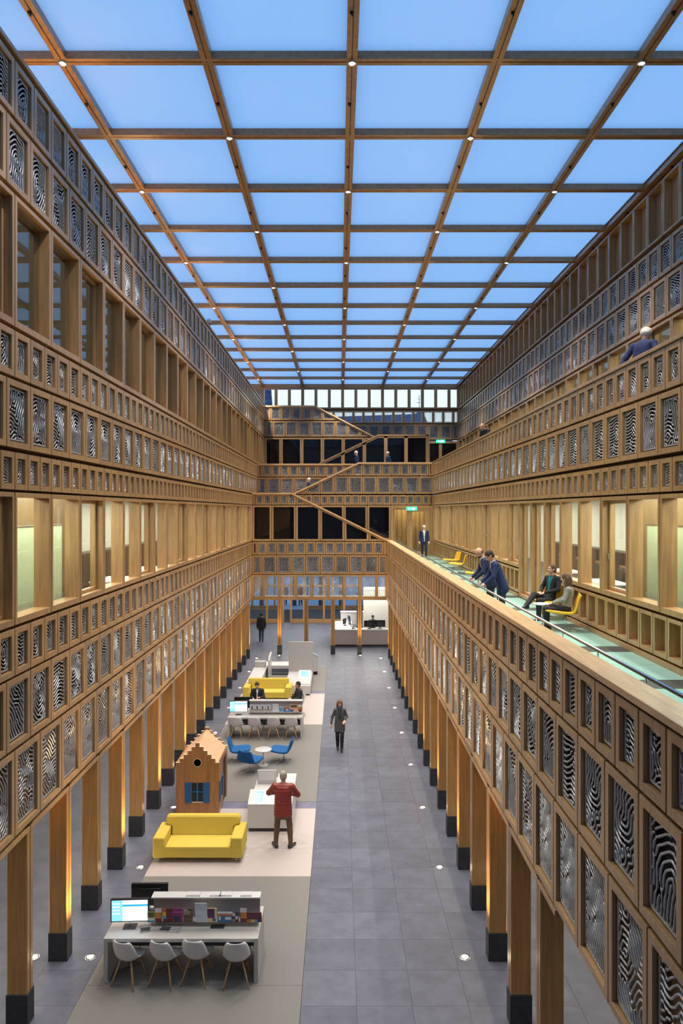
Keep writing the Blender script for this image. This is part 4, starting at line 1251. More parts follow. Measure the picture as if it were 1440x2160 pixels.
def brochures_far():
    y, z = 25.41, 0.871
    def X(zx): return (480+zx/5.54-715)*25.4/1512
    cards = [(290, 'left'), (350, 'second'), (412, 'third'), (478, 'fourth')]
    PH = plain('harbour_photo', (0.45, 0.40, 0.36), 0.5, noise=0.6, nscale=14)
    for k, (zx, nm) in enumerate(cards):
        brochure((X(zx), y-0.09, z), 0.17, 0.27, (P['pale'], [(0, 1, .08, .45, PH, 'photo'), (.35, .6, .35, .85, P['dark'], 'tower_picture')]), f'postcard with a dark tower on the far table shelf, {ORD[k]} from the left', -0.18)
    brochure((X(562), y-0.09, z), 0.21, 0.30, (P['pale'], [(.1, .9, .85, .88, P['grey'], 'text_line')]), 'plain pale sheet on the far table shelf', -0.18)
    brochure((X(625), y-0.09, z), 0.15, 0.20, (P['grey'], [(.1, .9, .1, .8, P['cyan'], 'photo')]), 'small light blue leaflet on the far table shelf', -0.18)
    brochure((X(690), y-0.09, z), 0.22, 0.16, (P['blue'], [(0, 1, .7, 1, P['rust'], 'stripe'), (.4, .8, .3, .6, P['white'], 'address_label')]), 'blue landscape brochure with orange stripe on the far table shelf', -0.18)
    brochure((X(775), y-0.09, z), 0.27, 0.28, (P['peach'], [(0, .45, .0, .35, P['blue'], 'stripe'), (.1, .9, .6, .95, P['brown'], 'photo')]), 'large peach brochure on the far table shelf', -0.18)
    brochure((X(848), y-0.09, z), 0.12, 0.27, (P['maroon'], [(0, 1, .72, 1, P['white'], 'title_block'), (.05, .95, .3, .72, P['orange'], 'photo')]), 'narrow maroon leaflet at the right end of the far table shelf', -0.18)
brochures_far()

# ------------------------------------------------------------------ shell chairs
SHELLW = plain('shell_plastic', (0.66, 0.65, 0.67), 0.35)
BEECH = wood('beech_leg', (0.55, 0.32, 0.12), vary=0.05)
def shell_mesh():
    prof = [(0.0, .235, .425, .185), (.10, .20, .44, .215), (.25, .10, .43, .23), (.42, -.05, .415, .232), (.55, -.15, .43, .232),
            (.65, -.195, .48, .232), (.75, -.225, .57, .225), (.87, -.255, .69, .205), (.95, -.275, .77, .175), (1.0, -.283, .80, .135)]
    pu = [p[0] for p in prof]
    N, M = 22, 14
    pts = np.zeros((N+1, M+1, 3))
    for i in range(N+1):
        u = i/N
        y = np.interp(u, pu, [p[1] for p in prof]); z = np.interp(u, pu, [p[2] for p in prof]); w = np.interp(u, pu, [p[3] for p in prof])
        for j in range(M+1):
            v = -1+2*j/M
            e = abs(v)**2.6
            seat = max(0.0, 1-u/0.62); back = 1-seat
            bump = math.sin(min(1, u/0.5)*PI/2)
            pts[i, j] = (w*v, y+e*(0.085*back*(1-0.45*max(0, (u-.7)/.3))+0.02), z+e*(0.075*seat*bump+0.05*math.exp(-((u-.55)/.15)**2)))
    th = 0.010
    du = np.gradient(pts, axis=0); dv = np.gradient(pts, axis=1)
    nrm = np.cross(du, dv); nrm /= (np.linalg.norm(nrm, axis=2, keepdims=True)+1e-9)
    a = pts+nrm*th/2; b = pts-nrm*th/2
    n = (N+1)*(M+1)
    vs = list(map(tuple, a.reshape(-1, 3)))+list(map(tuple, b.reshape(-1, 3)))
    fs = []
    I = lambda i, j: i*(M+1)+j
    for i in range(N):
        for j in range(M):
            fs.append((I(i, j), I(i+1, j), I(i+1, j+1), I(i, j+1)))
            fs.append((n+I(i, j), n+I(i, j+1), n+I(i+1, j+1), n+I(i+1, j)))
    for i in range(N):
        fs.append((I(i, 0), n+I(i, 0), n+I(i+1, 0), I(i+1, 0))); fs.append((I(i, M), I(i+1, M), n+I(i+1, M), n+I(i, M)))
    for j in range(M):
        fs.append((I(0, j), I(0, j+1), n+I(0, j+1), n+I(0, j))); fs.append((I(N, j), n+I(N, j), n+I(N, j+1), I(N, j+1)))
    return MB().add(vs, fs, 0, True).mesh('shell', SHELLW)
def make_shell_chair():
    c = empty('shell_chair', (0, 0, 0))
    link('shell', shell_mesh(), c)
    for sx in (-1, 1):
        for (ty, by) in ((0.10, 0.22), (-0.10, -0.22)):
            MB().tube([(sx*.10, ty, .405), (sx*.16, (ty+by)/2, .2), (sx*.215, by, 0.0)], [.013, .014, .010], 8).build('leg', BEECH, c)
            MB().tube([(sx*.09, ty*.9, .412), (sx*.155, (ty+by)/2*1.0, .22)], .006, 6).build('bracket', BLACK, c)
    for (a, b) in (((-.15, .155, .235), (.15, -.155, .235)), ((.15, .155, .235), (-.15, -.155, .235)), ((-.155, .155, .24), (-.10, -.1, .40)), ((.155, .155, .24), (.10, -.1, .40))):
        MB().tube([a, b], .0045, 6).build('brace', BLACK, c)
    return c
_sc = make_shell_chair(); _sc_used = False
def shell_chair(x, y, rz, lab, grp):
    global _sc_used
    o = _sc if not _sc_used else copy_tree(_sc)
    _sc_used = True
    o.location = (x, y, 0.015); o.rotation_euler = (0, 0, rz)
    tag(o, lab, 'chair', grp)
near = [(-3.556, 12.16, -.30), (-2.938, 12.16, -.26), (-2.41, 12.20, -.16), (-1.728, 12.14, .06)]
for k, (x, y, r) in enumerate(near):
    shell_chair(x, y, r, f'pale shell chair in front of the nearest table, {ORD[k]} from the left', 'shell chairs at the tables')
for k, (x, r) in enumerate(((-3.42, PI+.1), (-2.85, PI-.05), (-2.25, PI), (-1.73, PI+.05))):
    shell_chair(x, 13.10, r, f'pale shell chair behind the nearest table, {ORD[k]} from the left', 'shell chairs at the tables')
for k, (x, r) in enumerate(((-3.57, -.08), (-2.95, -.05), (-2.29, 0.02), (-1.68, .05))):
    shell_chair(x, 25.12, r, f'pale shell chair in front of the far table, {ORD[k]} from the left', 'shell chairs at the tables')
for k, (x, r) in enumerate(((-3.17, PI), (-2.60, PI+.2), (-2.02, PI-.2), (-1.59, PI/2+.35))):
    shell_chair(x, 27.85 if k in (0, 3) else 26.3, r, f'pale shell chair behind the far table, {ORD[k]} from the left', 'shell chairs at the tables')

# ------------------------------------------------------------------ sofas
SOFA = plain('yellow_felt', (0.62, 0.475, 0.075), 0.9, noise=0.06, nscale=60, bump=0.15)
SOFA_D = plain('yellow_felt_seat', (0.66, 0.51, 0.085), 0.9, noise=0.05, nscale=60, bump=0.15)
def make_sofa(x, y, lab):
    s = empty('sofa', (x, y, 0.008)); tag(s, lab, 'sofa')
    W, D = 2.03, 0.86
    MB().bbox(0.02, 0.0, 0.115, W-0.02, D-0.02, 0.335, b=0.025).build('base', SOFA, s)
    for (a, b) in ((0, 0.27), (W-0.27, W)): MB().bbox(a, 0.0-0.01, 0.11, b, D, 0.575, b=0.03).build('armrest', SOFA, s)
    MB().bbox(0.275, -0.005, 0.30, W-0.275, 0.62, 0.375, b=0.02).build('seat_cushion', SOFA_D, s)
    # T-shaped back cushion, its top resting over the arms
    bm = bmesh.new()
    pts = [(0.285, .36), (W-.285, .36), (W-.285, .555), (W-.17, .60), (W-.14, .64), (W-.14, .74), (W-.18, .78), (.18, .78), (.14, .74), (.14, .64), (.17, .60), (.285, .555)]
    f = [bm.verts.new((p[0], 0.60+(p[1]-.36)*0.22, p[1])) for p in pts]; g = [bm.verts.new((p[0], 0.80+(p[1]-.36)*0.16, p[1])) for p in pts]
    bm.faces.new(f[::-1]); bm.faces.new(g)
    for i in range(len(pts)): bm.faces.new((f[i], f[(i+1) % len(pts)], g[(i+1) % len(pts)], g[i]))
    bmesh.ops.recalc_face_normals(bm, faces=bm.faces)
    bmesh.ops.bevel(bm, geom=[e for e in bm.edges], offset=0.022, segments=3, affect='EDGES', clamp_overlap=True)
    MB().from_bm(bm, 0, True).build('back_cushion', SOFA, s)
    for (a, b) in ((.12, .06), (W-.14, .06), (.12, D-.1), (W-.14, D-.1)):
        MB().tube([(a, b, 0), (a, b, .115)], .012, 8).build('leg', CHROME, s)
make_sofa(-4.22, 16.22, 'yellow felt two-seat sofa in front of the wooden house')
make_sofa(-4.03, 30.0, 'yellow felt sofa behind the far white table')

# ------------------------------------------------------------------ small house with stepped gables
def build_house():
    h = empty('play_house', (-4.28, 18.8, 0.008)); tag(h, 'small wooden house with stepped gables and blue shutters', 'house')
    HW = wood('house_oak', (0.36, 0.165, 0.055), vary=0.03, grain=(10, 10, 1.2))
    HR = wood('house_roof_ply', (0.80, 0.50, 0.30), vary=0.03, grain=(4, 4, 4), amp=0.08)
    BL = plain('shutter_blue', (0.008, 0.10, 0.28), 0.5)
    EDGE = plain('ply_edge', (0.85, 0.70, 0.5), 0.6)
    W, D, EV, st = 1.13, 1.40, 1.365, 0.1027
    def gable(y0, y1, nm, holes):
        g = empty(nm, (0, 0, 0), 0, h)
        # stepped silhouette as horizontal courses; the lower body leaves the window open
        def body(mb, x0, x1, z0, z1): mb.box(x0, y0, z0, x1, y1, z1)
        mb = MB()
        if holes:
            wx0, wx1, wz0, wz1 = 0.415, 0.715, 0.34, 0.84
            body(mb, 0, wx0, 0, EV); body(mb, wx1, W, 0, EV); body(mb, wx0, wx1, 0, wz0); body(mb, wx0, wx1, wz1, EV-.0)
        else: body(mb, 0, W, 0, EV)
        for k in range(1, 6):
            x0 = st*k
            body(mb, x0, W-x0, EV+st*(k-1), EV+st*k)
        mb.build('gable_wall', HW, h)
        for k in range(0, 6):
            x0 = st*k; z = EV+st*k
            for (a, b) in (((x0-.004, x0+st), (W-x0-st, W-x0+.004)) if k < 5 else ((x0-.004, W-x0+.004),)):
                MB().box(a, y0-.004, z, b, y1+.004, z+.008).build('step_edging', EDGE, h)
        COL.objects.unlink(g); bpy.data.objects.remove(g)
    gable(0.0, 0.04, 'front_gable', True)
    gable(D-0.04, D, 'rear_gable', False)
    # round window as a recessed dark disc with a pale rim
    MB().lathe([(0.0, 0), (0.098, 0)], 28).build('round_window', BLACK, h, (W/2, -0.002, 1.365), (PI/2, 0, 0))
    rim = MB()
    rim.tube([(W/2+0.102*math.cos(a), -0.002, 1.365+0.102*math.sin(a)) for a in [2*PI*k/32 for k in range(33)]], 0.005, 6, cap=False)
    rim.build('window_rim', EDGE, h)
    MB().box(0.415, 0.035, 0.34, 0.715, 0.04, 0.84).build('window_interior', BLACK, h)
    for a in (0.245, 0.715): MB().bbox(a, -0.025, 0.32, a+0.17, 0.0, 0.85, b=0.004).build('shutter', BL, h)
    LB = plain('window_blue', (0.01, 0.20, 0.42), 0.5)
    MB().box(0.552, 0.0, 0.34, 0.578, 0.02, 0.84).build('glazing_bar', LB, h)
    MB().box(0.415, 0.0, 0.59, 0.715, 0.02, 0.61).build('glazing_bar', LB, h)
    MB().box(0.405, -0.012, 0.325, 0.725, 0.02, 0.34).build('window_sill', EDGE, h)
    # side walls (the right one has a window and a doorway)
    MB().box(0.0, 0.04, 0, 0.03, D-.04, EV).build('side_wall', HW, h)
    sw = MB()
    for (a, b, z0, z1) in ((.04, .20, 0, EV), (.20, .50, 0, .34), (.20, .50, .84, EV), (.50, .66, 0, EV), (.66, 1.20, 1.22, EV), (1.20, D-.04, 0, EV)): sw.box(W-.03, a, z0, W, b, z1)
    sw.build('side_wall', HW, h)
    for (a, b) in ((.06, .20), (.50, .64)): MB().bbox(W, a, .32, W+.022, b, .85, b=.003).build('shutter', BL, h)
    MB().box(W-.02, .34, .34, W-.005, .36, .84).build('glazing_bar', LB, h)
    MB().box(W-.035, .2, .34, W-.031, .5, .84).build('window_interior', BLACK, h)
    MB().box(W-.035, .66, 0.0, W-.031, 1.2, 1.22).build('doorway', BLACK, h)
    # pitched roof
    zr = EV+st*4.55
    for (xa, xb) in ((0.03, W/2), (W-0.03, W/2)):
        MB().prism([(xa, EV-.02), (xb, zr), (xb, zr-.03), (xa, EV-.05)], 'y', .04, D-.04).build('roof_panel', HR, h)
build_house()

# ------------------------------------------------------------------ lounge chairs
def lounge_mesh(scale=1.0):
    """seat and back as one padded sheet: rounded tongue seat, upright trapezoid back; faces +x"""
    prof = [(0.0, .40, .375, .16), (.08, .36, .385, .245), (.2, .24, .375, .30), (.36, .06, .355, .315), (.48, -.09, .345, .30), (.55, -.17, .355, .285),
            (.62, -.215, .41, .275), (.75, -.265, .53, .26), (.9, -.315, .67, .235), (.97, -.335, .715, .21), (1.0, -.342, .725, .18)]
    pu = [p[0] for p in prof]
    N, M = 26, 12
    pts = np.zeros((N+1, M+1, 3))
    for i in range(N+1):
        u = i/N
        x, z, w = (np.interp(u, pu, [p[k] for p in prof]) for k in (1, 2, 3))
        for j in range(M+1):
            v = -1+2*j/M
            pts[i, j] = (x+0.05*(abs(v)**2)*max(0, (u-.6)/.4), w*v, z+0.02*abs(v)**2)
    th = np.interp(np.linspace(0, 1, N+1), [0, .1, .5, .8, 1], [.02, .05, .06, .05, .025])[:, None, None]
    du = np.gradient(pts, axis=0); dv = np.gradient(pts, axis=1)
    nrm = np.cross(du, dv); nrm /= (np.linalg.norm(nrm, axis=2, keepdims=True)+1e-9)
    a = pts+nrm*th/2; b = pts-nrm*th/2
    n = (N+1)*(M+1); I = lambda i, j: i*(M+1)+j
    vs = list(map(tuple, a.reshape(-1, 3)))+list(map(tuple, b.reshape(-1, 3))); fs = []
    for i in range(N):
        for j in range(M):
            fs.append((I(i, j), I(i+1, j), I(i+1, j+1), I(i, j+1))); fs.append((n+I(i, j), n+I(i, j+1), n+I(i+1, j+1), n+I(i+1, j)))
    for i in range(N):
        fs.append((I(i, 0), n+I(i, 0), n+I(i+1, 0), I(i+1, 0))); fs.append((I(i, M), I(i+1, M), n+I(i+1, M), n+I(i, M)))
    for j in range(M):
        fs.append((I(0, j), I(0, j+1), n+I(0, j+1), n+I(0, j))); fs.append((I(N, j), n+I(N, j), n+I(N, j+1), I(N, j+1)))
    return MB().add(vs, fs, 0, True)
BLUE = plain('blue_felt', (0.004, 0.105, 0.33), 0.85, noise=0.08, nscale=60, bump=0.1)
YEL = plain('yellow_leather', (0.72, 0.40, 0.008), 0.5)
def lounge(loc, rz, mat, lab, nm, grp, lift=0.0):
    c = empty(nm, loc, rz); tag(c, lab, 'chair', grp)
    s = lounge_mesh().build('padded_shell', mat, c, (0, 0, lift))
    MB().tube([(-.02, 0, .05), (-.02, 0, .33+lift)], .018, 10).build('stem', CHROME, c)
    for k in range(4):
        a = PI/4+k*PI/2
        MB().tube([(-.02, 0, .06), (-.02+.30*math.cos(a), .30*math.sin(a), .012)], [.012, .008], 8).build('foot', CHROME, c)
    return c
lounge((-3.22, 22.85, .008), 0.05, BLUE, 'blue lounge chair left of the round table', 'lounge_chair', 'blue lounge chairs')
lounge((-1.78, 22.80, .008), PI-0.12, BLUE, 'blue lounge chair right of the round table', 'lounge_chair', 'blue lounge chairs')
lounge((-2.72, 21.85, .008), 1.15, BLUE, 'blue lounge chair with its back to the viewer', 'lounge_chair', 'blue lounge chairs')
def round_table(loc, r, h, lab):
    t = empty('round_table', loc); tag(t, lab, 'table')
    MB().lathe([(0, h-.02), (r-.005, h-.02), (r, h-.012), (r, h-.004), (r-.006, h), (0, h)], 40).build('table_top', WHITE, t)
    MB().tube([(0, 0, .01), (0, 0, h-.02)], .02, 12).build('stem', STEEL, t)
    MB().lathe([(0, 0), (r*.62, 0), (r*.62, .008), (.03, .016), (0, .016)], 32).build('base', WHITE, t)
round_table((-2.38, 22.5, .008), 0.265, 0.49, 'white round table between the blue lounge chairs')

# ------------------------------------------------------------------ information counters
def build_counter_near():
    c = empty('info_counter', (-2.27, 17.8, 0.008)); tag(c, 'white stepped information counter in front of the red-jacketed man', 'counter')
    W = 1.10
    MB().bbox(0, 0, 0.09, W, 0.55, 0.68, b=0.006).build('front_block', WHITE, c)
    MB().box(0.03, 0.05, 0, W-.03, 2.0, 0.09).build('base', DARKGREY, c)
    MB().prism([(0, .685), (0.55, .685), (0.55, .85)], 'x', 0, W).build('sloped_desk', WHITE, c)
    s = empty('touch_screen', (0.36, 0.05, 0.70), 0, c)
    s.rotation_euler = (math.atan2(.165, .55)-PI/2*0, 0, 0)
    mb = MB().box(-.21, 0, .006, .25, .40, .012); mb.build('screen', SCREEN_W, s)
    MB().box(-.21, .02, .012, .0, .38, .014).build('side_bar', SCREEN_L, s)
    mb = MB()
    for k in range(5): mb.box(-.19, .06+k*.065, .014, -.06, .085+k*.065, .0155)
    mb.build('menu_text', SCREEN_W, s)
    MB().box(-.21, .38, .012, .25, .40, .014).build('title_bar', SCREEN_B, s)
    MB().bbox(0.02, 0.55, 0.09, 0.60, 2.0, 0.61, b=0.006).build('low_bench', WHITE, c)
    MB().bbox(0.60, 0.55, 0.09, W, 2.0, 0.72, b=0.006).build('long_top', WHITE, c)
    MB().bbox(0.07, 1.50, 0.61, 0.575, 1.56, 0.985, b=0.008).build('upright_panel', GREYWHITE, c)
    MB().box(0.11, 1.494, 0.72, 0.535, 1.502, 0.95).build('panel_inset', WHITE, c)
build_counter_near()
def build_counter_far():
    c = empty('info_counter', (-2.35, 30.90, 0.008)); tag(c, 'far white counter with tall panel behind the yellow sofa', 'counter')
    MB().bbox(0.0, 0.0, 0.06, 1.10, 2.75, 0.42, b=0.006).build('plinth_bench', WHITE, c)
    MB().box(0.05, 0.05, 0, 1.05, 2.7, 0.06).build('base', DARKGREY, c)
    MB().bbox(-0.02, 2.75, 0, 1.13, 2.84, 1.81, b=0.008).build('tall_panel', GREYWHITE, c)
    MB().bbox(0.52, 0.15, 0.42, 1.06, 0.85, 0.47, b=0.008).build('raised_block', WHITE, c)
    MB().prism([(1.30, .42), (2.05, .42), (2.05, .64)], 'x', .50, 1.06).build('sloped_desk', WHITE, c)
    s = empty('touch_screen', (0.78, 1.45, 0.47), 0, c); s.rotation_euler = (math.atan2(.22, .75), 0, 0)
    MB().box(-.17, .06, .005, .17, .50, .011).build('screen', SCREEN_L, s)
    MB().box(-.15, .40, .011, .02, .46, .013).build('title_bar', SCREEN_B, s)
    b = empty('bench_enclosure', (-4.08, 31.4, 0.008)); tag(b, 'low white L-shaped bench enclosing the far carpet', 'bench')
    MB().bbox(0, 0, 0.06, 0.62, 4.3, 0.45, b=0.006).build('side_run', WHITE, b)
    MB().bbox(0.62, 3.38, 0.06, 1.70, 4.3, 0.45, b=0.006).build('back_run', WHITE, b)
    MB().box(0.62, 3.37, 0.10, 1.70, 3.38, 0.30).build('dark_strip', col('slate_blue', (0.10, 0.11, 0.16)), b)  # dark slate-blue band along the inner bench face
    MB().box(0.02, 0.02, 0, 0.60, 4.28, 0.06).build('base', DARKGREY, b)
    MB().bbox(0.02, 3.0, 0.45, 0.55, 3.35, 0.72, b=0.02).build('backrest', GREYWHITE, b)
    p = empty('standing_panel', (-3.30, 33.75, 0.008)); tag(p, 'thin white standing panel edge-on beside the far bench', 'panel')
    MB().prism([(0, 0), (1.0, 0), (1.0, 1.12), (.12, 1.02), (0, .90)], 'x', -.04, .04).build('panel', WHITE, p)
    MB().prism([(.15, 1.0), (.92, 1.09), (.92, 1.10), (.15, 1.01)], 'x', -.02, .02).build('slot', BLACK, p)
    k = empty('kiosk', (-1.17, 34.9, 0.008), 0.25); tag(k, 'slim white kiosk with small tilted screen beside the tall panel', 'kiosk')
    MB().bbox(-.10, -.10, 0.0, .10, .10, .16, b=.006).build('base', BLACK, k)
    MB().prism([(-.12, .16), (.12, .16), (.14, .88), (-.14, 1.05)], 'y', -.12, .12).build('pillar', WHITE, k)
    MB().prism([(-.14, 1.055), (.14, .885), (.145, .90), (-.135, 1.07)], 'y', -.14, .14).build('screen_frame', WHITE, k)
    s = MB().prism([(-.09, 1.046), (.09, .936), (.092, .941), (-.088, 1.051)], 'y', -.09, .09).build('screen', SCREEN_L, k)
build_counter_far()

# ------------------------------------------------------------------ gallery chairs and table
YG = 'yellow chairs on the gallery'
g1 = px_floor(1192, 1338, Z_L2)
lounge((4.85, 15.42, Z_L2), 2.85, YEL, 'yellow gallery chair under the dark-haired woman', 'gallery_chair', YG, 0.04)
lounge((5.0, 17.15, Z_L2), -2.15, YEL, 'yellow gallery chair under the man in black', 'gallery_chair', YG, 0.04)
round_table((4.55, 16.05, Z_L2), 0.22, 0.50, 'small white round table between the seated couple')
lounge((4.83, 29.0, Z_L2), 2.9, YEL, 'empty yellow chair in the middle of the far gallery group', 'gallery_chair', YG, 0.04)
lounge((4.95, 31.2, Z_L2), -2.9, YEL, 'rearmost empty yellow chair on the gallery', 'gallery_chair', YG, 0.04)
lounge((4.75, 24.6, Z_L2), 3.1, YEL, 'empty yellow chair half hidden by the bald man', 'gallery_chair', YG, 0.04)
# security camera on top of the left wall
sc = empty('security_camera', (XL-0.12, 27.2, 14.865)); tag(sc, 'small white dome camera on top of the left wall', 'camera')
MB().tube([(0, 0, 0), (0, 0, .22)], .025).build('mount', WHITE, sc)
MB().lathe([(0, .20), (.09, .22), (.10, .30), (.06, .38), (0, .40)], 16).build('dome', WHITE, sc)
MB().lathe([(0, .12), (.05, .13), (.075, .20), (0, .205)], 16).build('lens_dome', col('red_dome', (0.35, 0.06, 0.03)), sc)

# ------------------------------------------------------------------ people: signed-distance bodies meshed with surface nets
def _ell(P, c, r, R=None):
    q = P-np.array(c)
    if R is not None: q = q@R
    r = np.array(r)
    k0 = np.linalg.norm(q/r, axis=-1); k1 = np.linalg.norm(q/(r*r), axis=-1)
    return k0*(k0-1.0)/np.maximum(k1, 1e-6)
def _cone(P, a, b, ra, rb):
    a = np.array(a, float); b = np.array(b, float)
    ab = b-a; L2 = max(ab@ab, 1e-9)
    t = np.clip(((P-a)@ab)/L2, 0, 1)
    return np.linalg.norm(P-(a+t[..., None]*ab), axis=-1)-(ra+(rb-ra)*t)
def _smin(a, b, k):
    h = np.clip(0.5+0.5*(b-a)/k, 0, 1)
    return b+(a-b)*h-k*h*(1-h)
def surface_nets(prims, h, k=0.03, extra=None):
    """prims: list of (fn, lo, hi, mat); returns verts, quads, per-face material"""
    lo = np.min([p[1] for p in prims], axis=0)-2.5*h; hi = np.max([p[2] for p in prims], axis=0)+2.5*h
    n = np.maximum(4, np.ceil((hi-lo)/h).astype(int)+1)
    ax = [lo[i]+h*np.arange(n[i]) for i in range(3)]
    D = np.full(tuple(n), 1.0); 
    for (fn, l, u, m) in prims:
        i0 = [max(0, int((l[i]-lo[i]-0.10)/h)) for i in range(3)]; i1 = [min(n[i], int((u[i]-lo[i]+0.10)/h)+2) for i in range(3)]
        sl = tuple(slice(a, b) for a, b in zip(i0, i1))
        G = np.stack(np.meshgrid(ax[0][sl[0]], ax[1][sl[1]], ax[2][sl[2]], indexing='ij'), -1)
        D[sl] = _smin(D[sl], fn(G), k)
    if extra is not None:
        G = np.stack(np.meshgrid(*ax, indexing='ij'), -1); D = extra(G, D)
    S = D < 0
    c = sum(S[i:n[0]-1+i, j:n[1]-1+j, l:n[2]-1+l].astype(int) for i in (0, 1) for j in (0, 1) for l in (0, 1))
    act = (c > 0) & (c < 8)
    idx = -np.ones(act.shape, int); idx[act] = np.arange(act.sum())
    cells = np.argwhere(act)
    acc = np.zeros((len(cells), 3)); cnt = np.zeros(len(cells))
    for a in range(3):
        for (j, l) in ((0, 0), (0, 1), (1, 0), (1, 1)):
            o = [0, 0, 0]; b_, c_ = [x for x in range(3) if x != a]; o[b_] = j; o[c_] = l
            A = cells+np.array(o); B = A.copy(); B[:, a] += 1
            da = D[A[:, 0], A[:, 1], A[:, 2]]; db = D[B[:, 0], B[:, 1], B[:, 2]]
            x = (da < 0) != (db < 0)
            t = np.where(x, da/np.where(x, da-db, 1), 0)
            p = A.astype(float); p[:, a] += t
            acc[x] += p[x]; cnt[x] += 1
    V = lo+h*(acc/np.maximum(cnt, 1)[:, None])
    Q = []
    for a in range(3):
        b_, c_ = [(1, 2), (2, 0), (0, 1)][a]
        s0 = [slice(None)]*3; s1 = [slice(None)]*3; s0[a] = slice(0, -1); s1[a] = slice(1, None)
        X = S[tuple(s0)] != S[tuple(s1)]
        E = np.argwhere(X)
        E = E[(E[:, b_] > 0) & (E[:, c_] > 0) & (E[:, b_] < n[b_]-1) & (E[:, c_] < n[c_]-1)]
        if not len(E): continue
        def cell(db, dc):
            q = E.copy(); q[:, b_] += db; q[:, c_] += dc; return idx[q[:, 0], q[:, 1], q[:, 2]]
        q = np.stack([cell(-1, -1), cell(0, -1), cell(0, 0), cell(-1, 0)], 1)
        flip = ~S[E[:, 0], E[:, 1], E[:, 2]]
        q[flip] = q[flip][:, ::-1]
        Q.append(q)
    Q = np.concatenate(Q); Q = Q[(Q >= 0).all(1)]
    ctr = V[Q].mean(1)
    best = np.full(len(ctr), 9.0); mat = np.zeros(len(ctr), int)
    for (fn, l, u, m) in prims:
        d = fn(ctr)
        w = d < best; best[w] = d[w]; mat[w] = m
    return V, Q, mat, ctr
def cone(a, b, ra, rb, m):
    a = np.array(a, float); b = np.array(b, float); r = max(ra, rb)
    return (lambda P: _cone(P, a, b, ra, rb), np.minimum(a, b)-r, np.maximum(a, b)+r, m)
def ell(c, r, m, R=None):
    c = np.array(c, float); q = max(r)
    return (lambda P: _ell(P, c, r, R), c-q, c+q, m)
def rotm(yaw=0, pitch=0, roll=0):
    """columns = local x,y,z axes in body space; pitch > 0 looks down"""
    cy, sy = math.cos(yaw), math.sin(yaw); cp, sp = math.cos(-pitch), math.sin(-pitch); cr, sr = math.cos(roll), math.sin(roll)
    Rz = np.array([[cy, -sy, 0], [sy, cy, 0], [0, 0, 1]]); Rx = np.array([[1, 0, 0], [0, cp, -sp], [0, sp, cp]]); Ry = np.array([[cr, 0, sr], [0, 1, 0], [-sr, 0, cr]])
    return Rz@Rx@Ry
STAND = dict(pelvis=(0, 0, .95), chest=(0, 0, 1.30), neck=(0, .005, 1.49), head=(0, .03, 1.645),
             shL=(-.185, 0, 1.44), shR=(.185, 0, 1.44), elL=(-.235, -.03, 1.14), elR=(.235, -.03, 1.14), wrL=(-.245, .06, .89), wrR=(.245, .06, .89),
             hiL=(-.09, 0, .92), hiR=(.09, 0, .92), knL=(-.10, .02, .50), knR=(.10, .02, .50), anL=(-.105, -.02, .085), anR=(.105, -.02, .085))
SIT = dict(STAND, pelvis=(0, 0, .50), chest=(0, -.03, .86), neck=(0, -.02, 1.05), head=(0, .02, 1.205), shL=(-.185, -.03, 1.0), shR=(.185, -.03, 1.0),
           elL=(-.24, .06, .72), elR=(.24, .06, .72), wrL=(-.15, .27, .66), wrR=(.15, .27, .66), hiL=(-.09, .02, .49), hiR=(.09, .02, .49),
           knL=(-.12, .43, .50), knR=(.12, .43, .50), anL=(-.12, .42, .085), anR=(.12, .42, .085))
PM = {}
def pm(name, c, rough=0.8):
    if name not in PM: PM[name] = plain('cloth_'+name, c, rough, noise=0.12, nscale=25, bump=0.1)
    return PM[name]
SKIN = plain('skin', (0.62, 0.36, 0.26), 0.5)
SKIN_P = plain('skin_pale', (0.70, 0.43, 0.33), 0.5)
LIPS = plain('lips', (0.42, 0.16, 0.13), 0.5)
EYE_M = plain('eyes', (0.05, 0.04, 0.04), 0.3)
HAIRC = {k: plain('hair_'+k, v, 0.7, noise=0.25, nscale=60, bump=0.4) for k, v in dict(white=(0.75, 0.74, 0.68), grey=(0.30, 0.27, 0.25), brown=(0.10, 0.05, 0.03), dark=(0.025, 0.018, 0.016), black=(0.01, 0.01, 0.012), chestnut=(0.16, 0.07, 0.035)).items()}
def hand_prims(w, d, up, grip, side, m):
    """palm and five fingers from wrist w along direction d; up = back of the hand; side +1 puts the thumb on +lat"""
    d = np.array(d, float); d /= np.linalg.norm(d); up = np.array(up, float); up -= d*(up@d); up /= (np.linalg.norm(up)+1e-9)
    lat = np.cross(d, up)*side
    w = np.array(w, float)
    pr = [cone(w-d*.03, w+d*.02, .026, .027, m)]
    for s in (-.027, -.009, .009, .027):
        pr.append(cone(w+d*.02+lat*s*.7, w+d*.085+lat*s, .017, .0125, m))
    for (s, L) in ((.030, .068), (.010, .078), (-.010, .073), (-.030, .056)):
        a = w+d*.088+lat*s
        th = grip*0.9
        b = a+(d*math.cos(th)-up*math.sin(th))*L*.5
        c = b+(d*math.cos(th*2.1)-up*math.sin(th*2.1))*L*.5
        pr += [cone(a, b, .0105, .0095, m), cone(b, c, .0095, .0078, m)]
    a = w+d*.025+lat*.032; b = a+(d*.7+lat*.6-up*.35*grip)*.042; c = b+(d*.85+lat*.1-up*.6*grip)*.034
    pr += [cone(a, b, .015, .012, m), cone(b, c, .0115, .009, m)]
    return pr
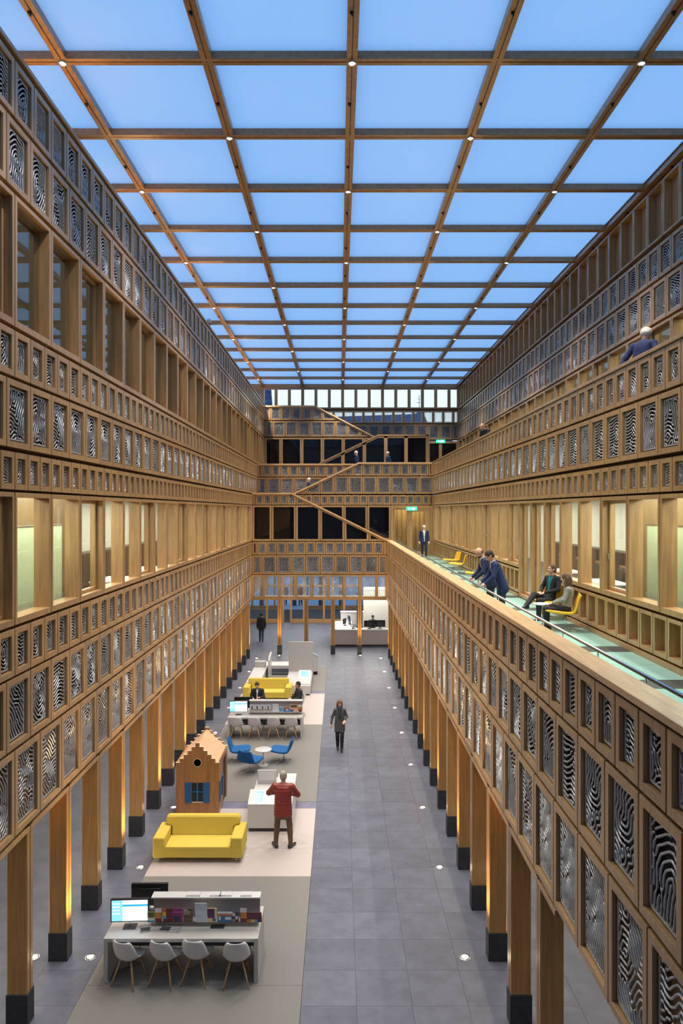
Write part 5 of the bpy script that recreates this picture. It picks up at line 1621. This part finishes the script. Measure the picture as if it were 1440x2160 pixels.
def person(label, loc, rz, J, skin=SKIN, top=None, trousers=None, shoes=None, hair='brown', hair_style='short', shirt=None, head_rot=(0, 0, 0),
           coat=0.0, bulk=1.0, h=0.014, female=False, foot=((0, 1), (0, 1)), grip=(0.35, 0.35), hand_up=((0, 0, 1), (0, 0, 1)), hand_dir=(None, None),
           scale=1.0, quilt=False, collar=None, hands=True, open_front=0.0, hood=None, scarf=None, bag=None, glasses=False, beard=False):
    top = top or pm('navy', (0.012, 0.02, 0.055)); trousers = trousers or pm('black', (0.008, 0.008, 0.012)); shoes = shoes or BLACK
    mats = [skin, top, trousers, shoes, shirt or top, LIPS, EYE_M, collar or top]
    J = {k: np.array(v, float) for k, v in J.items()}
    pel, che, nek, hd = J['pelvis'], J['chest'], J['neck'], J['head']
    if female:
        for q in ('shL', 'shR'): J[q] = che+(J[q]-che)*np.array([.84, 1, .9])
    f = 0.92 if female else 1.0
    up = (nek-pel)/np.linalg.norm(nek-pel)
    shv = (J['shR']-J['shL'])/np.linalg.norm(J['shR']-J['shL'])
    fwd = np.cross(up, shv)
    R = np.stack([shv, fwd, np.cross(shv, fwd)], 1)
    b = bulk
    pr = []
    # torso
    hw = .085*f
    pr.append(ell(che+up*.03, (.160*f*b, .112*b, .19), 1, R))
    for sg in (-1, 1):
        pr.append(cone(che+up*.06+shv*sg*.065*f, pel+up*.05+shv*sg*.058, .100*b*f, .092*b, 1))
        pr.append(cone(pel+up*.06+shv*sg*.058, pel-up*.03+shv*sg*.065, .094*b, .098, 1 if coat > 0 else 2))
    pr.append(ell(che+up*.10, (.150*f*b, .085*b, .085), 1, R))
    for s in ('L', 'R'):
        sh, el, wr = J['sh'+s]-up*.025, J['el'+s], J['wr'+s]
        pr.append(cone(che+up*.10, sh, .075*b, .060*b, 1))
        pr.append(cone(nek-up*.05, sh+up*.01, .05, .050*b, 1))
        pr.append(cone(sh, el, .061*b*f, .051*b*f, 1))
        pr.append(cone(el, el+(wr-el)*.93, .050*b*f, .038*b, 1))
        hi, kn, an = J['hi'+s], J['kn'+s], J['an'+s]
        pr.append(cone(hi, kn, .092, .066, 2))
        pr.append(cone(kn, kn+(an-kn)*.35, .066, .063, 2))
        pr.append(cone(kn+(an-kn)*.35, an+(kn-an)*.05, .063, .054, 2))
        fd = np.array([*foot[0 if s == 'L' else 1], 0.0]); fd = fd/np.linalg.norm(fd)
        heel = an-fd*.05; heel[2] -= .045; toe = an+fd*.17; toe[2] -= .053
        pr += [cone(an+np.array([0, 0, -.01]), heel, .042, .038, 3), cone(heel, toe, .040, .031, 3), cone(an, (heel+toe)/2+np.array([0, 0, .02]), .040, .036, 3)]
    if coat > 0:
        dn = -up
        seated = abs(J['knL'][2]-J['hiL'][2]) < .2
        c1 = pel+dn*coat*(0.3 if seated else 1.0)
        for sg in (-1, 0, 1):
            pr.append(cone(che+shv*sg*.065, c1+shv*sg*.080, .104*b*f, .110*b, 1))
    # collar
    pr.append(cone(nek-up*.055, nek-up*.01, .066, .060, 7))
    V, Q, M, C = surface_nets(pr, h, 0.028)
    n1 = len(V)
    # clean hem of the jacket
    if coat > 0 and abs(J['knL'][2]-J['hiL'][2]) > .2:
        rel = C-pel; u = rel@up; lim = -(coat+.05)
        M[(M == 2) & (u > lim)] = 1
        M[(M == 1) & (u < lim) & (np.abs(rel@shv) < .2)] = 2
    # shirt / open jacket front
    if shirt is not None and open_front > 0:
        rel = C-pel
        u = rel@up; x = np.abs(rel@shv); y = rel@fwd
        Ltop = (nek-pel)@up
        wdt = open_front*np.clip((u+.05)/(Ltop+.05), 0.25, 1.0)
        M[(M == 1) & (y > .045) & (x < wdt) & (u > -.06)] = 4
    if quilt:
        rel = V-pel
        u = rel@up
        onj = np.zeros(len(V), bool); onj[np.unique(Q[M == 1])] = True
        cen = pel+np.outer(u, up)
        nr = V-cen; nr /= (np.linalg.norm(nr, axis=1, keepdims=True)+1e-6)
        V = V+nr*(0.009*(np.abs(np.sin(u*PI/.072))-.6)*onj)[:, None]
    # head
    HR = R@rotm(*head_rot) if False else np.array(rotm(*head_rot))
    yawb = math.atan2(-fwd[0], fwd[1]) if np.linalg.norm(fwd[:2]) > .2 else 0
    HR = rotm(yawb, 0, 0)@rotm(*head_rot)
    L = lambda x, y, z: hd+HR@np.array([x, y, z])
    s = 1.0 if not female else .95
    hp = [ell(L(0, -.012, .025), (.076*s, .094*s, .092*s), 0, HR), ell(L(0, .022, -.045), (.056*s, .066*s, .072*s), 0, HR),
          ell(L(0, .055, -.088), (.030, .028, .024), 0, HR),
          cone(nek-up*.04, L(0, -.02, -.06), .056*f, .052*f, 0),
          cone(L(0, .082, .012), L(0, .104, -.026), .009, .013, 0), ell(L(0, .098, -.03), (.017, .012, .010), 0, HR),
          ell(L(0, .080, .030), (.045, .014, .012), 0, HR),
          ell(L(-.030, .075, -.020), (.022, .018, .020), 0, HR), ell(L(.030, .075, -.020), (.022, .018, .020), 0, HR),
          ell(L(-.077, -.005, .0), (.011, .020, .032), 0, HR), ell(L(.077, -.005, .0), (.011, .020, .032), 0, HR)]
    hV, hQ, hM, hC = surface_nets(hp, max(.0065, h*.5), 0.012)
    q = (hC-hd)@HR
    eye = (q[:, 1] > .06) & (np.abs(q[:, 2]-.014) < .0075) & (np.abs(np.abs(q[:, 0])-.031) < .013)
    lip = (q[:, 1] > .065) & (np.abs(q[:, 2]+.062) < .009) & (np.abs(q[:, 0]) < .025)
    hM[eye] = 6; hM[lip] = 5
    Vs, Qs, Ms = [V, hV], [Q, hQ+n1], [M, hM]
    off = n1+len(hV)
    if hands:
        for k, sd in enumerate(('L', 'R')):
            el, wr = J['el'+sd], J['wr'+sd]
            d = np.array(hand_dir[k], float) if hand_dir[k] is not None else wr-el
            hpz = hand_prims(wr, d, hand_up[k], grip[k], -1 if sd == 'L' else 1, 0)
            v, qd, m, _ = surface_nets(hpz, .0062 if h < .016 else .010, 0.006)
            Vs.append(v); Qs.append(qd+off); Ms.append(m); off += len(v)
    V = np.concatenate(Vs)*scale; Q = np.concatenate(Qs); M = np.concatenate(Ms)
    def mk(name, V, Q, M, mats):
        me = bpy.data.meshes.new(name)
        me.from_pydata(V.tolist(), [], Q.tolist())
        for mt in mats: me.materials.append(mt)
        me.polygons.foreach_set('material_index', M.astype(np.int32)); me.polygons.foreach_set('use_smooth', np.ones(len(Q), bool))
        me.update(); return me
    o = empty('person', loc, rz); tag(o, label, 'person')
    link('body', mk('body', V, Q, M, mats), o)
    # hair
    HM = HAIRC.get(hair)
    if hair_style != 'none':
        if hair_style == 'bald':
            hp = [ell(L(0, -.030, -.005), (.083, .085, .058), 0, HR)]
            cut = lambda G: np.maximum(((G-hd)@HR)[..., 1]-.02, ((G-hd)@HR)[..., 2]-.045)
        elif hair_style == 'curly':
            hp = [ell(L(0, -.025, .045), (.098, .105, .098), 0, HR), ell(L(0, -.055, .0), (.095, .075, .07), 0, HR)]
            cut = lambda G: ((G-hd)@HR)[..., 1]*.8-((G-hd)@HR)[..., 2]*.55-.022
        elif hair_style == 'long':
            hp = [ell(L(0, -.020, .04), (.090, .104, .092), 0, HR), cone(L(-.05, -.05, 0), L(-.07, -.05, -.20), .055, .045, 0), cone(L(.05, -.05, 0), L(.07, -.05, -.20), .055, .045, 0), cone(L(0, -.08, 0), L(0, -.10, -.21), .06, .055, 0)]
            cut = lambda G: ((G-hd)@HR)[..., 1]*.8-np.maximum(((G-hd)@HR)[..., 2], -.06)*.5-.035
        else:
            hp = [ell(L(0, -.020, .038), (.087, .101, .090), 0, HR), ell(L(0, -.045, -.015), (.083, .066, .080), 0, HR)]
            cut = lambda G: ((G-hd)@HR)[..., 1]*.85-((G-hd)@HR)[..., 2]*.55-.020
        def ex(G, D):
            D = np.maximum(D, cut(G))
            D = D+.0028*np.sin(G[..., 0]*210+G[..., 2]*60)*np.sin(G[..., 1]*190+1)*np.sin(G[..., 2]*120)
            if hair_style == 'curly': D = D+.006*np.sin(G[..., 0]*150)*np.sin(G[..., 1]*150+1)*np.sin(G[..., 2]*150)
            return D
        v, qd, m, _ = surface_nets(hp, max(.007, h*.55), 0.02, ex)
        link('hair', mk('hair', v*scale, qd, m, [HM]), o)
    if beard:
        hp = [ell(L(0, .030, -.075), (.056, .062, .050), 0, HR)]
        v, qd, m, _ = surface_nets(hp, .008, 0.01, lambda G, D: np.maximum(D, np.maximum(((G-hd)@HR)[..., 2]+.052, -((G-hd)@HR)[..., 1]-.0)))
        link('beard', mk('beard', v*scale, qd, m, [HM]), o)
    if glasses:
        mb = MB()
        for sx in (-1, 1):
            mb.tube([tuple(L(sx*.032+.020*math.cos(a), .098, .012+.014*math.sin(a))*scale) for a in [2*PI*k/12 for k in range(13)]], .0022, 5)
            mb.tube([tuple(L(sx*.052, .096, .014)*scale), tuple(L(sx*.079, .0, .012)*scale)], .002, 5)
        mb.build('glasses', DARKGREY, o)
    if hood is not None:
        hp = [cone(nek-fwd*.07-shv*.09-up*.03, nek-fwd*.085+up*.0, .05, .055, 0), cone(nek-fwd*.07+shv*.09-up*.03, nek-fwd*.085, .05, .055, 0)]
        v, qd, m, _ = surface_nets(hp, .012, .03)
        link('fur_hood', mk('fur_hood', v*scale, qd, m, [hood]), o)
    if scarf is not None:
        hp = [cone(nek-up*.03-shv*.06+fwd*.03, nek-up*.03+shv*.06+fwd*.03, .05, .05, 0), cone(nek+fwd*.07-up*.05, che+fwd*.115-up*.10, .055, .05, 0), cone(nek-fwd*.05-up*.02, nek+fwd*.05-up*.02, .06, .06, 0)]
        v, qd, m, _ = surface_nets(hp, .012, .03)
        link('scarf', mk('scarf', v*scale, qd, m, [scarf]), o)
    return o
def mod(base, **kw):
    d = dict(base); d.update(kw); return d
NAVY = pm('navy', (0.012, 0.022, 0.075)); NAVYB = pm('navy_bright', (0.011, 0.024, 0.10)); BLK = pm('black', (0.008, 0.008, 0.012))
WSHIRT = pm('white_shirt', (0.72, 0.72, 0.72)); JEANS = pm('jeans', (0.03, 0.045, 0.10))
SHOE_B = plain('shoe_brown', (0.03, 0.022, 0.022), 0.4)

# red-jacketed man at the counter
person('man in a quilted red jacket and brown trousers seen from behind', (-1.33, 17.02, 0.014), -0.05,
       mod(STAND, shL=(-.20, 0, 1.45), shR=(.20, 0, 1.45), elL=(-.36, .12, 1.22), wrL=(-.16, .33, 1.15), elR=(.34, .10, 1.20), wrR=(.14, .30, 1.14), hiL=(-.10, 0, .92), hiR=(.10, 0, .92),
           knL=(-.145, .02, .50), knR=(.155, .02, .50), anL=(-.17, -.03, .085), anR=(.185, -.03, .085), head=(0, .035, 1.66)),
       top=pm('red', (0.23, 0.028, 0.022), 0.45), trousers=pm('brown', (0.115, 0.07, 0.045)), shoes=SHOE_B, hair='grey', hair_style='short', coat=.17, bulk=1.24, quilt=True,
       collar=pm('dark_collar', (0.02, 0.008, 0.01)), foot=((-.6, 1), (.6, 1)), head_rot=(0.1, .25, 0), h=0.0125)
# walking woman in the middle of the hall
person('walking woman with long brown hair, dark scarf and grey cardigan', (0.02, 23.9, 0.0), PI,
       mod(STAND, elR=(.26, -.04, 1.15), wrR=(.30, .03, .92), elL=(-.25, -.03, 1.16), wrL=(-.17, .18, 1.08), knL=(-.08, .10, .50), anL=(-.07, .12, .085), knR=(.08, .03, .50), anR=(.07, -.12, .10)),
       top=pm('grey_cardigan', (0.075, 0.07, 0.075)), trousers=BLK, hair='chestnut', hair_style='long', coat=.24, female=True, scale=.95, scarf=pm('dark_scarf', (0.012, 0.035, 0.055)), head_rot=(.1, .25, 0))
# visitor leaving at the back left
person('man in dark jacket and jeans walking away at the back left', (-4.72, 43.5, 0.0), 0.1,
       mod(STAND, knL=(-.08, .08, .50), anL=(-.08, .12, .085), knR=(.08, 0, .50), anR=(.08, -.14, .12)),
       top=pm('dark_parka', (0.022, 0.022, 0.028)), trousers=JEANS, hair='black', coat=.12, bulk=1.15, h=.02, head_rot=(0, .15, 0))
# receptionist
person('receptionist in dark suit seated behind the monitors reading a sheet', (2.02, 43.1, 0.36), PI, mod(SIT, wrL=(-.08, .30, .78), wrR=(.10, .28, .76)),
       top=pm('charcoal', (0.02, 0.022, 0.03)), hair='black', shirt=pm('dark_teal', (0.02, 0.05, 0.06)), open_front=.05, h=.018, head_rot=(0, .2, 0))
# two men behind the far table
person('man in black jacket seated behind the far table looking down', (-3.17, 27.82, .018), PI, mod(SIT, elL=(-.26, .10, .74), wrL=(-.12, .26, .78), wrR=(.16, .28, .76), head=(.01, .05, 1.19)),
       top=pm('black_jacket', (0.012, 0.012, 0.018)), trousers=JEANS, shirt=WSHIRT, open_front=.035, hair='dark', head_rot=(0.15, .45, 0), bulk=1.1)
person('man in dark parka with fur hood seated at the right end of the far table', (-1.59, 27.85, .018), PI/2+.35, mod(SIT, wrL=(-.12, .28, .70), wrR=(.12, .26, .68)),
       top=pm('green_parka', (0.02, 0.03, 0.028)), trousers=JEANS, hair='dark', head_rot=(-.1, .05, 0), bulk=1.15, hood=pm('fur', (0.30, 0.22, 0.15)))

# gallery: two men leaning on the rail
LEAN = mod(STAND, pelvis=(0, -.17, .95), chest=(0, -.05, 1.28), neck=(0, .03, 1.46), head=(0, .11, 1.595), shL=(-.19, .0, 1.42), shR=(.19, .0, 1.42),
           elL=(-.25, .07, 1.15), elR=(.24, .07, 1.15), wrL=(-.20, .25, .985), wrR=(.18, .25, .985), hiL=(-.09, -.17, .92), hiR=(.09, -.17, .92),
           knL=(-.10, -.15, .50), knR=(.10, -.15, .50), anL=(-.105, -.19, .085), anR=(.105, -.19, .085))
rail = 3.12
def at_rail(y, lab, sc, **kw):
    # rz = +90deg: body +y points to -x; the wrists end just above the rail
    return person(lab, (rail+0.335*sc, y, Z_L2), PI/2, LEAN, scale=sc, grip=(1.0, 1.0), hand_up=((0, 0, 1), (0, 0, 1)), hand_dir=((.1, 1, -.55), (-.1, 1, -.55)), **kw)
at_rail(15.95, 'man in bright navy suit leaning on the gallery handrail', 0.985, top=NAVYB, trousers=pm('navy_trousers', (0.010, 0.018, 0.05)), shirt=WSHIRT, open_front=.025, hair='dark', head_rot=(.15, .7, 0), coat=.09, collar=WSHIRT, bulk=1.05, h=.0125, shoes=SHOE_B)
at_rail(17.1, 'bald man in dark suit leaning on the gallery handrail', 0.985, top=NAVY, trousers=BLK, shirt=WSHIRT, open_front=.03, hair='brown', hair_style='bald', head_rot=(.1, .65, 0), coat=.09, collar=WSHIRT, bulk=1.05, h=.0125, beard=True)
# seated couple
person('man in black with teal shirt seated cross-legged on the gallery', (5.02, 17.12, Z_L2-.03), 2.05,
       mod(SIT, chest=(0, -.10, .86), neck=(0, -.12, 1.05), head=(0, -.08, 1.205), shL=(-.19, -.12, 1.0), shR=(.19, -.12, 1.0), elL=(-.27, -.02, .74), elR=(.27, -.02, .74), wrL=(-.06, .22, .66), wrR=(.08, .22, .66),
           knR=(.03, .45, .62), anR=(-.08, .80, .40), knL=(-.11, .43, .49), anL=(-.12, .45, .085)), top=BLK, trousers=BLK, shirt=pm('teal_shirt', (0.0, 0.16, 0.17)), open_front=.075, hair='brown', head_rot=(-.25, -.05, 0),
       foot=((-.1, 1), (-.1, 1)), h=.0125)
person('dark-haired woman in grey cardigan seated with her back turned on the gallery', (4.90, 15.45, Z_L2-.03), 1.26,
       mod(SIT, chest=(0, -.04, .84), head=(0, .02, 1.18), neck=(0, -.02, 1.03), shL=(-.175, -.03, .98), shR=(.175, -.03, .98), wrL=(-.06, .30, .62), wrR=(.06, .30, .62)), top=pm('grey_knit', (0.22, 0.22, 0.20)), trousers=BLK, hair='brown', hair_style='long', female=True, h=.0125,
       head_rot=(-.3, 0, 0), scale=.97)
# man walking along the gallery
person('white-haired man with glasses in navy jacket walking along the gallery', (4.62, 39.0, Z_L2), PI-.05, mod(STAND, knL=(-.10, .07, .5), anL=(-.1, .10, .085), anR=(.1, -.10, .10)),
       top=NAVY, trousers=pm('navy_trousers', (0.010, 0.018, 0.05)), shirt=WSHIRT, open_front=.075, hair='white', coat=.10, h=.018, glasses=True, collar=WSHIRT, skin=SKIN_P)
# top gallery
TURN = mod(STAND, chest=(0, .06, 1.29), neck=(0, .11, 1.47), head=(0, .17, 1.60), shL=(-.21, .07, 1.41), shR=(.21, .07, 1.41), pelvis=(0, .0, .95),
           elL=(-.31, -.04, 1.17), wrL=(-.36, -.13, .985), elR=(.34, -.02, 1.16), wrR=(.38, -.12, .985))
wh = person('white-haired man in navy suit with his back turned on the upper gallery', (5.90, 14.0, Z_L3), -0.95, TURN, top=NAVYB, trousers=NAVY, hair='white', hair_style='curly', coat=.13, bulk=1.12, h=.0125, head_rot=(0, .5, 0),
       hand_dir=((-.2, -1, -.15), (.2, -1, -.15)), grip=(.15, .15), scale=1.03)
person('balding man in dark jacket leaning on the upper gallery parapet', (5.98, 29.4, Z_L3), PI/2+.55, mod(LEAN, head=(0, .15, 1.56), wrL=(-.20, .25, 1.0), wrR=(.18, .25, 1.0)), top=pm('black_leather', (0.014, 0.014, 0.02), .4), trousers=BLK, hair='grey', hair_style='bald', head_rot=(.2, .3, 0), coat=.1,
       collar=pm('grey_knit', (0.22, 0.22, 0.20)), h=.016, scale=1.04)
# stair users
person('white-haired man in navy suit walking past the dark glazed screen', (1.10, 44.2, Z_L3), PI/2, mod(STAND, knL=(-.10, .12, .5), anL=(-.1, .16, .085), anR=(.1, -.14, .10), head=(0, .06, 1.64)), top=NAVY, trousers=NAVY, shirt=WSHIRT, open_front=.05, hair='white', coat=.12, h=.02, scale=1.05, skin=SKIN_P, head_rot=(0, .3, 0))
person('balding man in dark suit on the landing right of the white-haired man', (3.02, 44.2, Z_L3), PI/2+.4, mod(STAND, knL=(-.10, .07, .5), anL=(-.1, .10, .085), anR=(.1, -.10, .10)), top=NAVY, trousers=BLK, hair='grey', hair_style='bald', coat=.12, h=.02, scale=1.03, skin=SKIN_P)
person('grey-haired man in navy jacket climbing the second stair flight', (-1.80, 41.85, 8.23), -PI/2, mod(STAND, head=(0, .06, 1.64), chest=(0, .02, 1.3)), top=NAVYB, trousers=NAVY, hair='white', coat=.12, h=.02, head_rot=(0, .3, 0), skin=SKIN_P, scale=.94)
# passers-by outside
person('dark-clothed passer-by outside the entrance glass, left one', (-4.55, 60.6, -.02), PI, mod(STAND, knL=(-.08, .07, .5), anL=(-.08, .10, .085)), top=pm('dark_parka', (0.022, 0.022, 0.028)), trousers=JEANS, hair='black', coat=.2, bulk=1.15, h=.024)
person('passer-by with pink scarf outside the entrance glass, right one', (-3.25, 60.4, -.02), PI-.2, mod(STAND, knR=(.08, .07, .5), anR=(.08, .10, .085)), top=pm('dark_parka', (0.022, 0.022, 0.028)), trousers=BLK, hair='brown', hair_style='long', coat=.3, bulk=1.15, h=.024, female=True, scarf=pm('pink', (0.6, 0.03, 0.15)))
